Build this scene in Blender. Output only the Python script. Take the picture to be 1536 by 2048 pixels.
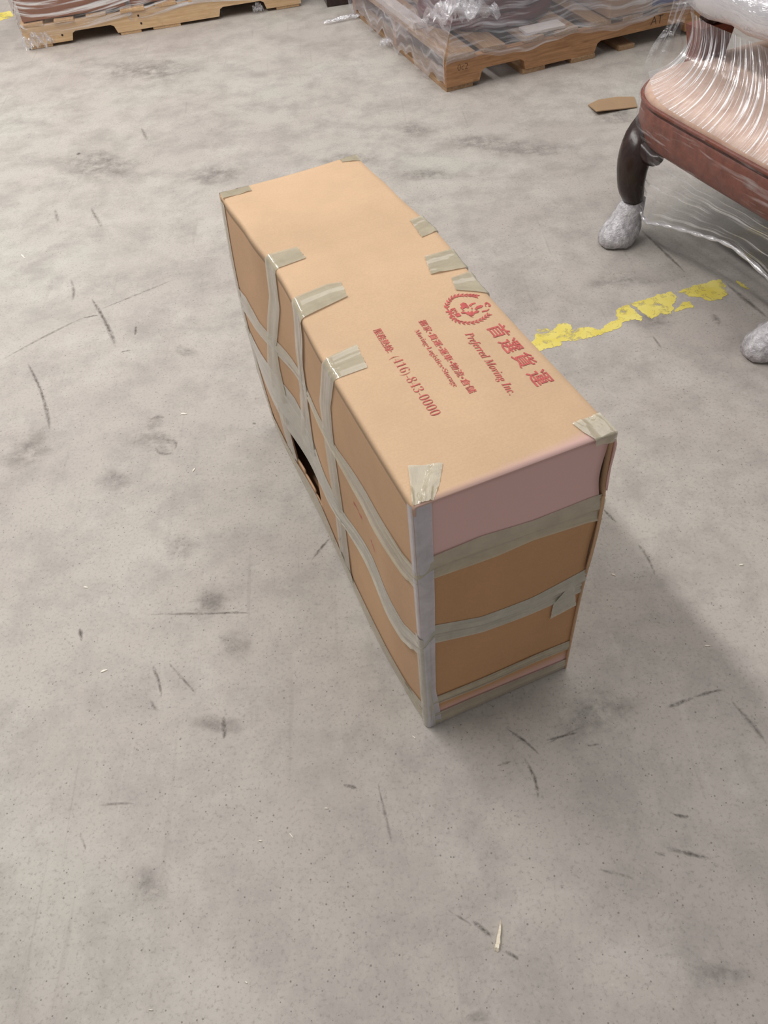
import bpy, bmesh, math, random
import numpy as np
from mathutils import Vector, Matrix

for o in list(bpy.data.objects):
    bpy.data.objects.remove(o, do_unlink=True)
scene = bpy.context.scene
COL = scene.collection

# ------------------------------------------------------------------ camera
PITCH, ROLL, FPX, CAMH = 0.8554, -0.1098, 1556.9, 1.5
_f = np.array([0, math.cos(PITCH), -math.sin(PITCH)])
_r = np.array([1.0, 0, 0])
_u = np.cross(_r, _f)
CR = math.cos(ROLL) * _r + math.sin(ROLL) * _u
CU = -math.sin(ROLL) * _r + math.cos(ROLL) * _u
cam_data = bpy.data.cameras.new('camera')
cam_data.sensor_fit = 'VERTICAL'
cam_data.sensor_height = 36.0
cam_data.lens = FPX / 2048.0 * 36.0
cam_data.clip_start = 0.02
cam = bpy.data.objects.new('camera', cam_data)
COL.objects.link(cam)
cam.matrix_world = Matrix(((CR[0], CU[0], -_f[0], 0), (CR[1], CU[1], -_f[1], 0),
                           (CR[2], CU[2], -_f[2], CAMH), (0, 0, 0, 1)))
scene.camera = cam

# ------------------------------------------------------------------ world, lamps, exposure
world = bpy.data.worlds.new('warehouse_air')
scene.world = world
world.use_nodes = True
world.node_tree.nodes['Background'].inputs[0].default_value = (1.0, 0.975, 0.965, 1)
world.node_tree.nodes['Background'].inputs[1].default_value = 0.29
BOX_ANG = 1.8914 - math.pi / 2
BOX_O = Vector((0.0393, 0.7075, 0))
BM = Matrix.Translation(BOX_O) @ Matrix.Rotation(BOX_ANG, 4, 'Z')


def lamp_row(name, lx, ly, z, length, width, power, col):
    """one long ceiling light row or the added fill bank, running parallel to the carton's long side"""
    d = bpy.data.lights.new(name, 'AREA')
    d.shape = 'RECTANGLE'
    d.size = width
    d.size_y = length
    d.energy = power
    d.color = col
    o = bpy.data.objects.new(name, d)
    COL.objects.link(o)
    p = BM @ Vector((lx, ly, z))
    o.location = p
    o.rotation_euler = (0, 0, BOX_ANG)
    return o


lamp_row('ceiling_lamp_row', 0.32 - 0.385 * 4.0, 3.7, 4.0, 6.8, 0.2, 222, (1.0, 0.965, 0.94))
lamp_row('ceiling_fill_bank', 2.6, 2.8, 6.0, 6.5, 4.0, 158, (1.0, 0.965, 0.95))  # wide soft fill added overhead, standing in for more unseen ceiling rows
scene.view_settings.view_transform = 'Standard'
scene.view_settings.look = 'None'
scene.view_settings.gamma = 1.0
scene.view_settings.use_curve_mapping = False
scene.view_settings.exposure = 0.1

# ------------------------------------------------------------------ helpers


def at(px, py, z=0.0):
    """real point at height z that the photograph shows at pixel (px, py)"""
    d = _f + (px - 768) / FPX * CR - (py - 1024) / FPX * CU
    t = (z - CAMH) / d[2]
    return np.array([0, 0, CAMH]) + t * d


def lin(r, g, b):
    def c(v):
        v /= 255.0
        return v / 12.92 if v <= 0.04045 else ((v + 0.055) / 1.055) ** 2.4
    return (c(r), c(g), c(b), 1)


class NT:
    def __init__(self, name):
        self.m = bpy.data.materials.new(name)
        self.m.use_nodes = True
        self.t = self.m.node_tree
        self.p = self.t.nodes['Principled BSDF']
        self.out = self.t.nodes['Material Output']

    def n(self, typ, **kw):
        nd = self.t.nodes.new(typ)
        for k, v in kw.items():
            if k.startswith('_'):
                setattr(nd, k[1:], v)
            else:
                nd.inputs[k.replace('__', ' ')].default_value = v
        return nd

    def l(self, a, b):
        self.t.links.new(a, b)

    def coord(self, kind='Object', scale=(1, 1, 1)):
        tc = self.n('ShaderNodeTexCoord')
        mp = self.n('ShaderNodeMapping')
        mp.inputs['Scale'].default_value = scale
        self.l(tc.outputs[kind], mp.inputs['Vector'])
        return mp.outputs[0]

    def noise(self, vec, scale, detail=4, rough=0.6, dist=0):
        nd = self.n('ShaderNodeTexNoise')
        nd.inputs['Scale'].default_value = scale
        nd.inputs['Detail'].default_value = detail
        nd.inputs['Roughness'].default_value = rough
        nd.inputs['Distortion'].default_value = dist
        self.l(vec, nd.inputs['Vector'])
        return nd.outputs[0]

    def ramp(self, fac, stops):
        nd = self.n('ShaderNodeValToRGB')
        cr = nd.color_ramp
        while len(cr.elements) < len(stops):
            cr.elements.new(0.5)
        for e, (p, c) in zip(cr.elements, stops):
            e.position = p
            e.color = c if len(c) == 4 else (*c, 1)
        self.l(fac, nd.inputs[0])
        return nd.outputs[0]

    def gray(self, fac, stops):
        return self.ramp(fac, [(p, (v, v, v, 1)) for p, v in stops])

    def mix(self, fac, a, b, blend='MIX'):
        nd = self.n('ShaderNodeMix')
        nd.data_type = 'RGBA'
        nd.blend_type = blend
        for sock, v in ((nd.inputs[0], fac), (nd.inputs[6], a), (nd.inputs[7], b)):
            if isinstance(v, (tuple, list)):
                sock.default_value = v
            elif isinstance(v, (int, float)):
                sock.default_value = v
            else:
                self.l(v, sock)
        return nd.outputs[2]

    def math(self, op, a, b=0.0, clamp=False):
        nd = self.n('ShaderNodeMath')
        nd.operation = op
        nd.use_clamp = clamp
        for sock, v in ((nd.inputs[0], a), (nd.inputs[1], b)):
            if isinstance(v, (int, float)):
                sock.default_value = v
            else:
                self.l(v, sock)
        return nd.outputs[0]

    def bump(self, h, strength=0.3, dist=0.01):
        nd = self.n('ShaderNodeBump')
        nd.inputs['Strength'].default_value = strength
        nd.inputs['Distance'].default_value = dist
        self.l(h, nd.inputs['Height'])
        self.l(nd.outputs[0], self.p.inputs['Normal'])
        return nd.outputs[0]

    def set(self, **kw):
        for k, v in kw.items():
            s = self.p.inputs[k.replace('__', ' ')]
            if isinstance(v, (int, float, tuple)):
                s.default_value = v
            else:
                self.l(v, s)
        return self


def simple(name, rgb, rough=0.6, var=0.06, scale=20, bump=0.0, stretch=(1, 1, 1), spec=0.5):
    t = NT(name)
    v = t.coord('Object', stretch)
    n = t.noise(v, scale)
    c = lin(*rgb)
    lo = tuple(max(0, x * (1 - 3 * var)) for x in c[:3]) + (1,)
    hi = tuple(x * (1 + 3 * var) for x in c[:3]) + (1,)
    t.set(Base__Color=t.ramp(n, [(0.3, lo), (0.7, hi)]), Roughness=rough)
    t.p.inputs['Specular IOR Level'].default_value = spec
    if bump:
        t.bump(n, bump, 0.01)
    return t.m


def mesh_obj(name, verts, faces, mat, parent=None, smooth=False):
    me = bpy.data.meshes.new(name)
    me.from_pydata([tuple(map(float, v)) for v in verts], [], [tuple(map(int, f)) for f in faces])
    me.validate()
    if smooth:
        me.shade_smooth()
    o = bpy.data.objects.new(name, me)
    if mat:
        me.materials.append(mat)
    COL.objects.link(o)
    if parent is not None:
        o.parent = parent
    return o


def bm_obj(name, bm, mat, parent=None, smooth=False):
    bmesh.ops.recalc_face_normals(bm, faces=bm.faces)
    me = bpy.data.meshes.new(name)
    bm.to_mesh(me)
    bm.free()
    if smooth:
        me.shade_smooth()
    me.materials.append(mat)
    o = bpy.data.objects.new(name, me)
    COL.objects.link(o)
    if parent is not None:
        o.parent = parent
    return o


def empty(name, loc=(0, 0, 0), rz=0.0):
    o = bpy.data.objects.new(name, None)
    o.empty_display_size = 0.1
    COL.objects.link(o)
    o.location = loc
    o.rotation_euler = (0, 0, rz)
    return o


def tag(o, label=None, cat=None, group=None, kind=None):
    if label:
        o['label'] = label
    if cat:
        o['category'] = cat
    if group:
        o['group'] = group
    if kind:
        o['kind'] = kind
    return o


def grid_normals(P):
    du = np.gradient(P, axis=0)
    dv = np.gradient(P, axis=1)
    n = np.cross(du, dv)
    ln = np.linalg.norm(n, axis=2, keepdims=True)
    ln[ln < 1e-12] = 1
    return n / ln


def sheet(name, P, thick, mat, parent=None, smooth=True, skip=None):
    """P (nu,nv,3) grid -> closed slab of the given thickness, second layer behind the normal"""
    nu, nv = P.shape[:2]
    if thick:
        Q = P - grid_normals(P) * thick
        V = np.concatenate([P.reshape(-1, 3), Q.reshape(-1, 3)])
    else:
        V = P.reshape(-1, 3)
    N = nu * nv
    F = []
    idx = lambda i, j: i * nv + j
    keep = np.ones((nu - 1, nv - 1), bool)
    if skip is not None:
        for i in range(nu - 1):
            for j in range(nv - 1):
                if skip(i, j):
                    keep[i, j] = False
    edges = {}
    for i in range(nu - 1):
        for j in range(nv - 1):
            if not keep[i, j]:
                continue
            f = [idx(i, j), idx(i + 1, j), idx(i + 1, j + 1), idx(i, j + 1)]
            F.append(f)
            if thick:
                F.append([x + N for x in reversed(f)])
                for k in range(4):
                    a, b = f[k], f[(k + 1) % 4]
                    if (b, a) in edges:
                        edges.pop((b, a))
                    else:
                        edges[(a, b)] = 1
    for a, b in edges:
        F.append([b, a, a + N, b + N])
    o = mesh_obj(name, V, F, mat, parent, smooth)
    uvl = o.data.uv_layers.new(name='UVMap')
    vi = np.empty(len(o.data.loops), np.int32)
    o.data.loops.foreach_get('vertex_index', vi)
    vi = vi % N
    uv = np.stack([(vi // nv) / (nu - 1.0), (vi % nv) / (nv - 1.0)], -1).astype(np.float32)
    uvl.data.foreach_set('uv', uv.ravel())
    return o


def add_box(bm, lo, hi, bevel=0.0, rot=None, jitter=0.0, rnd=None):
    r = bmesh.ops.create_cube(bm, size=1.0)
    vs = r['verts']
    lo, hi = Vector(lo), Vector(hi)
    c = (lo + hi) / 2
    s = hi - lo
    for v in vs:
        v.co = Vector((v.co.x * s.x, v.co.y * s.y, v.co.z * s.z))
        if jitter:
            v.co += Vector((rnd.uniform(-1, 1), rnd.uniform(-1, 1), rnd.uniform(-1, 1))) * jitter
        if rot is not None:
            v.co = rot @ v.co
        v.co += c
    if bevel:
        es = set()
        for v in vs:
            es.update(v.link_edges)
        bmesh.ops.bevel(bm, geom=list(es), offset=bevel, segments=2, affect='EDGES', profile=0.6)


def box_part(name, lo, hi, mat, parent, bevel=0.003, jitter=0.0, rnd=None, smooth=False):
    bm = bmesh.new()
    add_box(bm, lo, hi, bevel, None, jitter, rnd)
    return bm_obj(name, bm, mat, parent, smooth)


def prism(name, pts2, depth_axis, d0, d1, mat, parent):
    """extrude polygon pts2 [(a,b)] ; depth axis 'y': (a,y,b), 'z': (a,b,z), 'x': (x,a,b)"""
    n = len(pts2)
    V = []
    for d in (d0, d1):
        for a, b in pts2:
            V.append({'y': (a, d, b), 'z': (a, b, d), 'x': (d, a, b)}[depth_axis])
    bm = bmesh.new()
    vs = [bm.verts.new(v) for v in V]
    bm.faces.new(vs[:n])
    bm.faces.new(list(reversed(vs[n:])))
    for i in range(n):
        j = (i + 1) % n
        bm.faces.new([vs[i], vs[j], vs[j + n], vs[i + n]])
    return bm_obj(name, bm, mat, parent)


def tube(path, radii, seg=12, cap=True, up=(0.31, 0.2, 0.93)):
    """verts, faces of a tapering tube through path points"""
    path = [np.array(p, float) for p in path]
    V, F = [], []
    up = np.array(up, float)
    for i, p in enumerate(path):
        a = path[max(0, i - 1)]
        b = path[min(len(path) - 1, i + 1)]
        t = b - a
        t /= np.linalg.norm(t)
        s = np.cross(t, up)
        if np.linalg.norm(s) < 1e-3:
            s = np.cross(t, np.array([1.0, 0, 0]))
        s /= np.linalg.norm(s)
        w = np.cross(s, t)
        r = radii[i]
        rx, ry = (r, r) if np.isscalar(r) else r
        for k in range(seg):
            an = 2 * math.pi * k / seg
            V.append(p + s * rx * math.cos(an) + w * ry * math.sin(an))
    for i in range(len(path) - 1):
        for k in range(seg):
            k2 = (k + 1) % seg
            F.append([i * seg + k, i * seg + k2, (i + 1) * seg + k2, (i + 1) * seg + k])
    if cap:
        F.append(list(reversed(range(seg))))
        F.append([(len(path) - 1) * seg + k for k in range(seg)])
    return V, F


def smooth_path(pts, n):
    """Catmull-Rom resample"""
    P = np.array(pts, float)
    P = np.vstack([2 * P[0] - P[1], P, 2 * P[-1] - P[-2]])
    m = len(P) - 3
    out = []
    for k in range(n):
        u = k / (n - 1) * m
        i = min(int(u), m - 1)
        t = u - i
        a, b, c, d = P[i], P[i + 1], P[i + 2], P[i + 3]
        out.append(0.5 * ((2 * b) + (c - a) * t + (2 * a - 5 * b + 4 * c - d) * t * t + (3 * b - a - 3 * c + d) * t ** 3))
    return np.array(out)


def resample(pts, n):
    P = np.array(pts, float)
    s = np.concatenate([[0], np.cumsum(np.linalg.norm(np.diff(P, axis=0), axis=1))])
    u = np.linspace(0, s[-1], n)
    return np.stack([np.interp(u, s, P[:, k]) for k in range(P.shape[1])], -1)


# ------------------------------------------------------------------ materials
# concrete floor
t = NT('worn_concrete')
v = t.coord('Object')
big = t.noise(v, 0.9, 5, 0.6, 0.1)
mid = t.noise(v, 6.5, 8, 0.72, 0.1)
fine = t.noise(v, 130, 4, 0.75)
c0 = t.ramp(big, [(0.32, lin(170, 162, 156)), (0.52, lin(182, 176, 168)), (0.7, lin(184, 183, 173))])
c1 = t.mix(t.gray(mid, [(0.36, 0.5), (0.56, 0.0)]), c0, lin(140, 135, 130))
c1b = t.mix(t.gray(t.noise(v, 2.9, 8, 0.75, 0.15), [(0.52, 0.0), (0.72, 0.5)]), c1, lin(204, 200, 192))
c2 = t.mix(t.gray(fine, [(0.3, 0.55), (0.47, 0.0), (0.6, 0.0), (0.78, 0.35)]), c1b, t.mix(t.gray(fine, [(0.49, 0), (0.51, 1)]), lin(120, 114, 108), lin(215, 211, 203)))
# pits: small dark specks
vo = t.n('ShaderNodeTexVoronoi', Scale=110.0)
t.l(v, vo.inputs['Vector'])
wn = t.n('ShaderNodeTexWhiteNoise')
t.l(vo.outputs['Position'], wn.inputs['Vector'])
rad = t.math('MULTIPLY', t.math('SUBTRACT', wn.outputs[0], 0.58, True), 0.5)
speck = t.math('LESS_THAN', vo.outputs['Distance'], rad)
c3 = t.mix(t.math('MULTIPLY', speck, 0.62), c2, lin(88, 84, 79))
# fine hairline scratches in a few directions
cur = c3
for ang, sc, amt, col in ((0.5, 3.2, 0.16, (112, 106, 100)), (1.9, 2.4, 0.14, (205, 200, 192)), (-0.35, 2.8, 0.12, (118, 112, 106))):
    tc = t.n('ShaderNodeTexCoord')
    mp = t.n('ShaderNodeMapping')
    mp.inputs['Rotation'].default_value = (0, 0, ang)
    mp.inputs['Scale'].default_value = (sc * 14, sc * 0.55, 1)
    t.l(tc.outputs['Object'], mp.inputs['Vector'])
    s = t.gray(t.noise(mp.outputs[0], 1.0, 2, 0.4, 0.3), [(0.70, 0.0), (0.76, amt)])
    cur = t.mix(s, cur, lin(*col))
t.set(Base__Color=cur, Roughness=t.gray(mid, [(0.3, 0.5), (0.7, 0.68)]))
t.p.inputs['Specular IOR Level'].default_value = 0.35
t.bump(fine, 0.12, 0.002)
M_FLOOR = t.m


def decal_mat(name, rgb, dens, scale=60, stretch=(1, 1, 1), lo=0.35, hi=0.6):
    t = NT(name)
    v = t.coord('Object', stretch)
    n = t.noise(v, scale, 5, 0.75)
    at_ = t.n('ShaderNodeAttribute')
    at_.attribute_name = 'fade'
    t.set(Base__Color=lin(*rgb), Roughness=0.7, Alpha=t.math('MULTIPLY', t.gray(n, [(lo, 0.0), (hi, dens)]), at_.outputs['Fac']))
    t.p.inputs['Specular IOR Level'].default_value = 0.2
    return t.m


def set_fade(o, vals):
    a = o.data.attributes.new('fade', 'FLOAT', 'POINT')
    a.data.foreach_set('value', np.array(vals, np.float32))
    return o


M_SCUFF = decal_mat('dark_rubber_scuff', (88, 83, 78), 0.7, 70)
M_SCUFF_L = decal_mat('faint_scuff', (110, 104, 98), 0.5, 60)
M_STAIN = decal_mat('oily_stain', (112, 108, 104), 0.42, 16, lo=0.36, hi=0.66)
M_PALE = decal_mat('pale_worn_patch', (216, 211, 203), 0.5, 22, lo=0.38, hi=0.7)
M_DARKLINE = decal_mat('dark_floor_line', (98, 92, 86), 0.6, 40, lo=0.25, hi=0.55)  # straight dark lines on the floor near the chair
# worn yellow paint
t = NT('worn_yellow_paint')
v = t.coord('Object')
n1 = t.noise(v, 26, 6, 0.75, 0.8)
n2 = t.noise(v, 9, 3, 0.6)
t.set(Base__Color=t.mix(t.gray(n2, [(0.35, 0), (0.65, 1)]), lin(226, 208, 92), lin(238, 224, 128)), Roughness=0.55,
      Alpha=t.gray(t.math('ADD', n1, t.math('MULTIPLY', n2, 0.25)), [(0.48, 0.05), (0.60, 0.92)]))
M_YELLOW = t.m


def cardboard(name, rgb, tint=None, tint_fac=None, rough=0.75):
    t = NT(name)
    v = t.coord('Object')
    n = t.noise(v, 5, 4, 0.6)
    g = t.noise(v, 260, 3, 0.7)
    vs = t.coord('Object', (1, 40, 40))
    fl = t.noise(vs, 6, 2, 0.5)
    c = lin(*rgb)
    a = tuple(x * 0.92 for x in c[:3]) + (1,)
    b = tuple(x * 1.07 for x in c[:3]) + (1,)
    col = t.ramp(n, [(0.3, a), (0.7, b)])
    col = t.mix(t.gray(g, [(0.35, 0.16), (0.6, 0.0)]), col, tuple(x * 0.6 for x in c[:3]) + (1,))
    if tint:
        col = t.mix(tint_fac(t), col, lin(*tint))
    t.set(Base__Color=col, Roughness=rough)
    t.p.inputs['Specular IOR Level'].default_value = 0.25
    t.bump(fl, 0.08, 0.003)
    return t.m


def tf_top(t):
    # mauve-tinted strip along the front edge of the top sheet
    tc = t.n('ShaderNodeTexCoord')
    sp = t.n('ShaderNodeSeparateXYZ')
    t.l(tc.outputs['Object'], sp.inputs[0])
    nz = t.noise(tc.outputs['Object'], 14, 3)
    lim = t.math('ADD', t.math('MULTIPLY', sp.outputs[0], 0.055), t.math('MULTIPLY', t.math('SUBTRACT', nz, 0.5), 0.012))
    d = t.math('SUBTRACT', lim, sp.outputs[1])
    return t.gray(t.math('MULTIPLY', t.math('ADD', d, 0.006), 60, True), [(0.0, 0.0), (1.0, 0.85)])


def tf_front(t):
    tc = t.n('ShaderNodeTexCoord')
    sp = t.n('ShaderNodeSeparateXYZ')
    t.l(tc.outputs['Object'], sp.inputs[0])
    hi = t.math('MULTIPLY', t.math('SUBTRACT', sp.outputs[2], 0.52), 40, True)
    lo = t.math('MULTIPLY', t.math('SUBTRACT', 0.075, sp.outputs[2]), 30, True)
    return t.math('MULTIPLY', t.math('ADD', hi, lo, True), 0.9)


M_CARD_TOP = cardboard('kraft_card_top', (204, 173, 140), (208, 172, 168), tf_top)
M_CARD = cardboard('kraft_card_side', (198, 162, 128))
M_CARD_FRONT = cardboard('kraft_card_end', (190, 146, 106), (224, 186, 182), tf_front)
M_CARD_DK = cardboard('brown_carton', (160, 112, 88))
M_SCRAP = cardboard('scrap_card', (166, 138, 108))


def tape_mat(name, rgb, alpha):
    t = NT(name)
    tc = t.coord('Object', (1, 1, 1))
    n = t.noise(tc, 28, 4, 0.6, 0.5)
    w = t.noise(t.coord('UV', (3, 9, 1)), 3.0, 4, 0.6, 0.8)
    c = lin(*rgb)
    t.set(Base__Color=t.ramp(n, [(0.3, tuple(x * 0.86 for x in c[:3]) + (1,)), (0.7, tuple(min(1, x * 1.1) for x in c[:3]) + (1,))]),
          Roughness=0.1, Alpha=alpha)
    t.p.inputs['Specular IOR Level'].default_value = 0.6
    t.bump(w, 0.22, 0.004)
    t.p.inputs['Coat Weight'].default_value = 1.0
    t.p.inputs['Coat Roughness'].default_value = 0.04
    t.p.inputs['Coat IOR'].default_value = 1.6
    return t.m


M_TAPE = tape_mat('packing_tape', (190, 182, 156), 0.74)
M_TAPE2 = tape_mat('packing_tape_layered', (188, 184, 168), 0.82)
M_TAPE_COOL = tape_mat('packing_tape_cool_cast', (198, 194, 202), 0.84)  # cool cast of the ambient light painted into the corner tape
M_RED = simple('red_ink', (188, 86, 82), 0.7, 0.08, 120)
M_BLACK = simple('black_marker', (52, 44, 42), 0.6)


def film_mat(name, base=0.06, edge=0.5, streak=0.35, sc=(6, 6, 60), haze=(0.9, 0.9, 0.93, 1), rough=0.13, bump=0.6, bscale=1.0, uv=None, lo=0.5, hi=0.72, mixw=0.45):
    t = NT(name)
    t.t.nodes.remove(t.p)
    v = t.coord('Object', sc)
    n = t.noise(t.coord('UV', (uv[0], uv[1], 1)) if uv else v, bscale, 3 if uv else 4, 0.55, 0.0 if uv else 0.6)
    n2 = t.noise(t.coord('Object'), 30, 3, 0.6, 1.0)
    bp = t.n('ShaderNodeBump')
    bp.inputs['Strength'].default_value = bump
    bp.inputs['Distance'].default_value = 0.02
    t.l(t.math('ADD', n, t.math('MULTIPLY', n2, 0.35)), bp.inputs['Height'])
    lw = t.n('ShaderNodeLayerWeight', Blend=0.35)
    t.l(bp.outputs[0], lw.inputs['Normal'])
    fac = t.math('ADD', t.math('MULTIPLY', t.math('POWER', lw.outputs['Facing'], 2.0), edge), base)
    fac = t.math('ADD', fac, t.math('MULTIPLY', t.gray(n, [(lo, 0), (hi, 1)]), streak), True)  # pale streaks painted into the film for its glints
    tr = t.n('ShaderNodeBsdfTransparent')
    tr.inputs[0].default_value = (0.97, 0.97, 0.98, 1)
    gl = t.n('ShaderNodeBsdfGlossy')
    gl.inputs['Roughness'].default_value = rough
    gl.inputs['Color'].default_value = (1, 1, 1, 1)
    t.l(bp.outputs[0], gl.inputs['Normal'])
    df = t.n('ShaderNodeBsdfDiffuse')
    df.inputs['Color'].default_value = haze
    mx = t.n('ShaderNodeMixShader')
    mx.inputs[0].default_value = mixw
    t.l(gl.outputs[0], mx.inputs[1])
    t.l(df.outputs[0], mx.inputs[2])
    m2 = t.n('ShaderNodeMixShader')
    t.l(fac, m2.inputs[0])
    t.l(tr.outputs[0], m2.inputs[1])
    t.l(mx.outputs[0], m2.inputs[2])
    t.l(m2.outputs[0], t.out.inputs[0])
    return t.m


M_FILM = film_mat('stretch_film', 0.06, 0.45, 0.3, (5, 5, 45))
M_FILM_FAN = film_mat('stretch_film_pleats', 0.07, 0.35, 0.85, uv=(130, 1.1), lo=0.54, hi=0.63, bump=0.25, mixw=0.6)
M_FILM_THICK = film_mat('layered_stretch_film', 0.42, 0.4, 0.4, (30, 4, 30), (0.86, 0.86, 0.9, 1), 0.18)
M_FILM_CLEAR = film_mat('clear_stretch_film', 0.03, 0.35, 0.2, (6, 6, 40))
M_FOAM = simple('white_foam_wrap', (196, 194, 198), 0.18, 0.12, 45, 1.0)


def wood(name, a, b, stretch, rough=0.6, spec=0.4):
    t = NT(name)
    v = t.coord('Object', stretch)
    n = t.noise(v, 6, 6, 0.65, 0.8)
    n2 = t.noise(t.coord('Object'), 11, 3, 0.6)
    col = t.ramp(n, [(0.28, lin(*a)), (0.68, lin(*b))])
    col = t.mix(t.gray(n2, [(0.62, 0.0), (0.78, 0.45)]), col, tuple(x * 0.5 for x in lin(*a)[:3]) + (1,))
    t.set(Base__Color=col, Roughness=rough)
    t.p.inputs['Specular IOR Level'].default_value = spec
    t.bump(n, 0.15, 0.004)
    return t.m


M_PINE_X = wood('pallet_pine_long', (196, 160, 118), (222, 192, 152), (1.2, 14, 14))
M_PINE_Y = wood('pallet_pine_cross', (188, 152, 112), (216, 184, 144), (14, 1.2, 14))
M_OLD_X = wood('old_pallet_wood_long', (142, 102, 70), (186, 142, 102), (1.2, 14, 14))
M_OLD_Y = wood('old_pallet_wood_cross', (138, 108, 80), (182, 150, 116), (14, 1.2, 14))
M_MAHOG = wood('mahogany', (74, 26, 24), (112, 44, 38), (2, 2, 9), 0.3)
M_DARKWOOD = wood('dark_carved_wood', (34, 26, 24), (62, 46, 42), (6, 6, 2), 0.25)
M_PURPLE = simple('violet_grey_wrap', (140, 122, 136), 0.5, 0.08, 8)
M_CREAM = None
t = NT('cream_velvet')
v = t.coord('Object')
n = t.noise(v, 14, 5, 0.65, 0.5)
t.set(Base__Color=t.ramp(n, [(0.3, lin(200, 164, 142)), (0.7, lin(226, 198, 178))]), Roughness=0.8)
t.p.inputs['Sheen Weight'].default_value = 0.3
t.bump(n, 0.25, 0.01)
M_CREAM = t.m
M_LEATHER = simple('brown_leather', (122, 68, 52), 0.45, 0.08, 40, 0.2)
M_DUST = simple('black_dust_cover', (30, 28, 28), 0.8)
M_GREYSLAB = simple('grey_slate_edge', (110, 112, 120), 0.4, 0.05, 12)
M_WHITECARD = simple('white_board', (222, 212, 204), 0.6, 0.04, 10)
M_BLUE = simple('blue_print', (66, 76, 124), 0.5, 0.06, 30)
M_SPLINTER = wood('pale_splinter', (222, 208, 182), (244, 236, 216), (4, 30, 30))
M_CHIP = simple('pale_wood_chip', (232, 224, 208), 0.6, 0.05, 200)

# ------------------------------------------------------------------ the setting: floor
rnd = random.Random(4)
FW = [(-9, -4), (9, -4), (9, 16), (-9, 16)]
floor = mesh_obj('floor', [(x, y, 0) for x, y in FW] + [(x, y, -0.12) for x, y in FW],
                 [(0, 1, 2, 3), (7, 6, 5, 4), (0, 4, 5, 1), (1, 5, 6, 2), (2, 6, 7, 3), (3, 7, 4, 0)], M_FLOOR)
tag(floor, 'worn grey concrete warehouse floor with scuffs and stains', None, None, 'structure')


def scuff(p0, p1, w_px, mat, bend=0.0, name='scuff_mark', z=0.0005):
    a, b = at(*p0), at(*p1)
    d = b - a
    L = np.linalg.norm(d)
    n = np.array([-d[1], d[0], 0]) / L
    mpp = np.linalg.norm(at(p0[0] + 1, p0[1]) - a)
    w = w_px * mpp * 0.75
    V, F, fd = [], [], []
    K = 9
    for i in range(K):
        u = i / (K - 1)
        c = a + d * u + n * bend * L * math.sin(math.pi * u)
        ww = w * (0.35 + 0.65 * math.sin(math.pi * (0.1 + 0.8 * u))) * rnd.uniform(0.7, 1.2)
        for q in (1, 0, -1):
            V.append(c + n * ww * q + np.array([0, 0, z]))
            fd.append((0.0 if i in (0, K - 1) else 0.55 + 0.45 * math.sin(math.pi * u)) * (1.0 if q == 0 else 0.1))
    for i in range(K - 1):
        F.append((3 * i, 3 * i + 1, 3 * i + 4, 3 * i + 3))
        F.append((3 * i + 1, 3 * i + 2, 3 * i + 5, 3 * i + 4))
    return set_fade(mesh_obj(name, V, F, mat, floor), fd)


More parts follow.
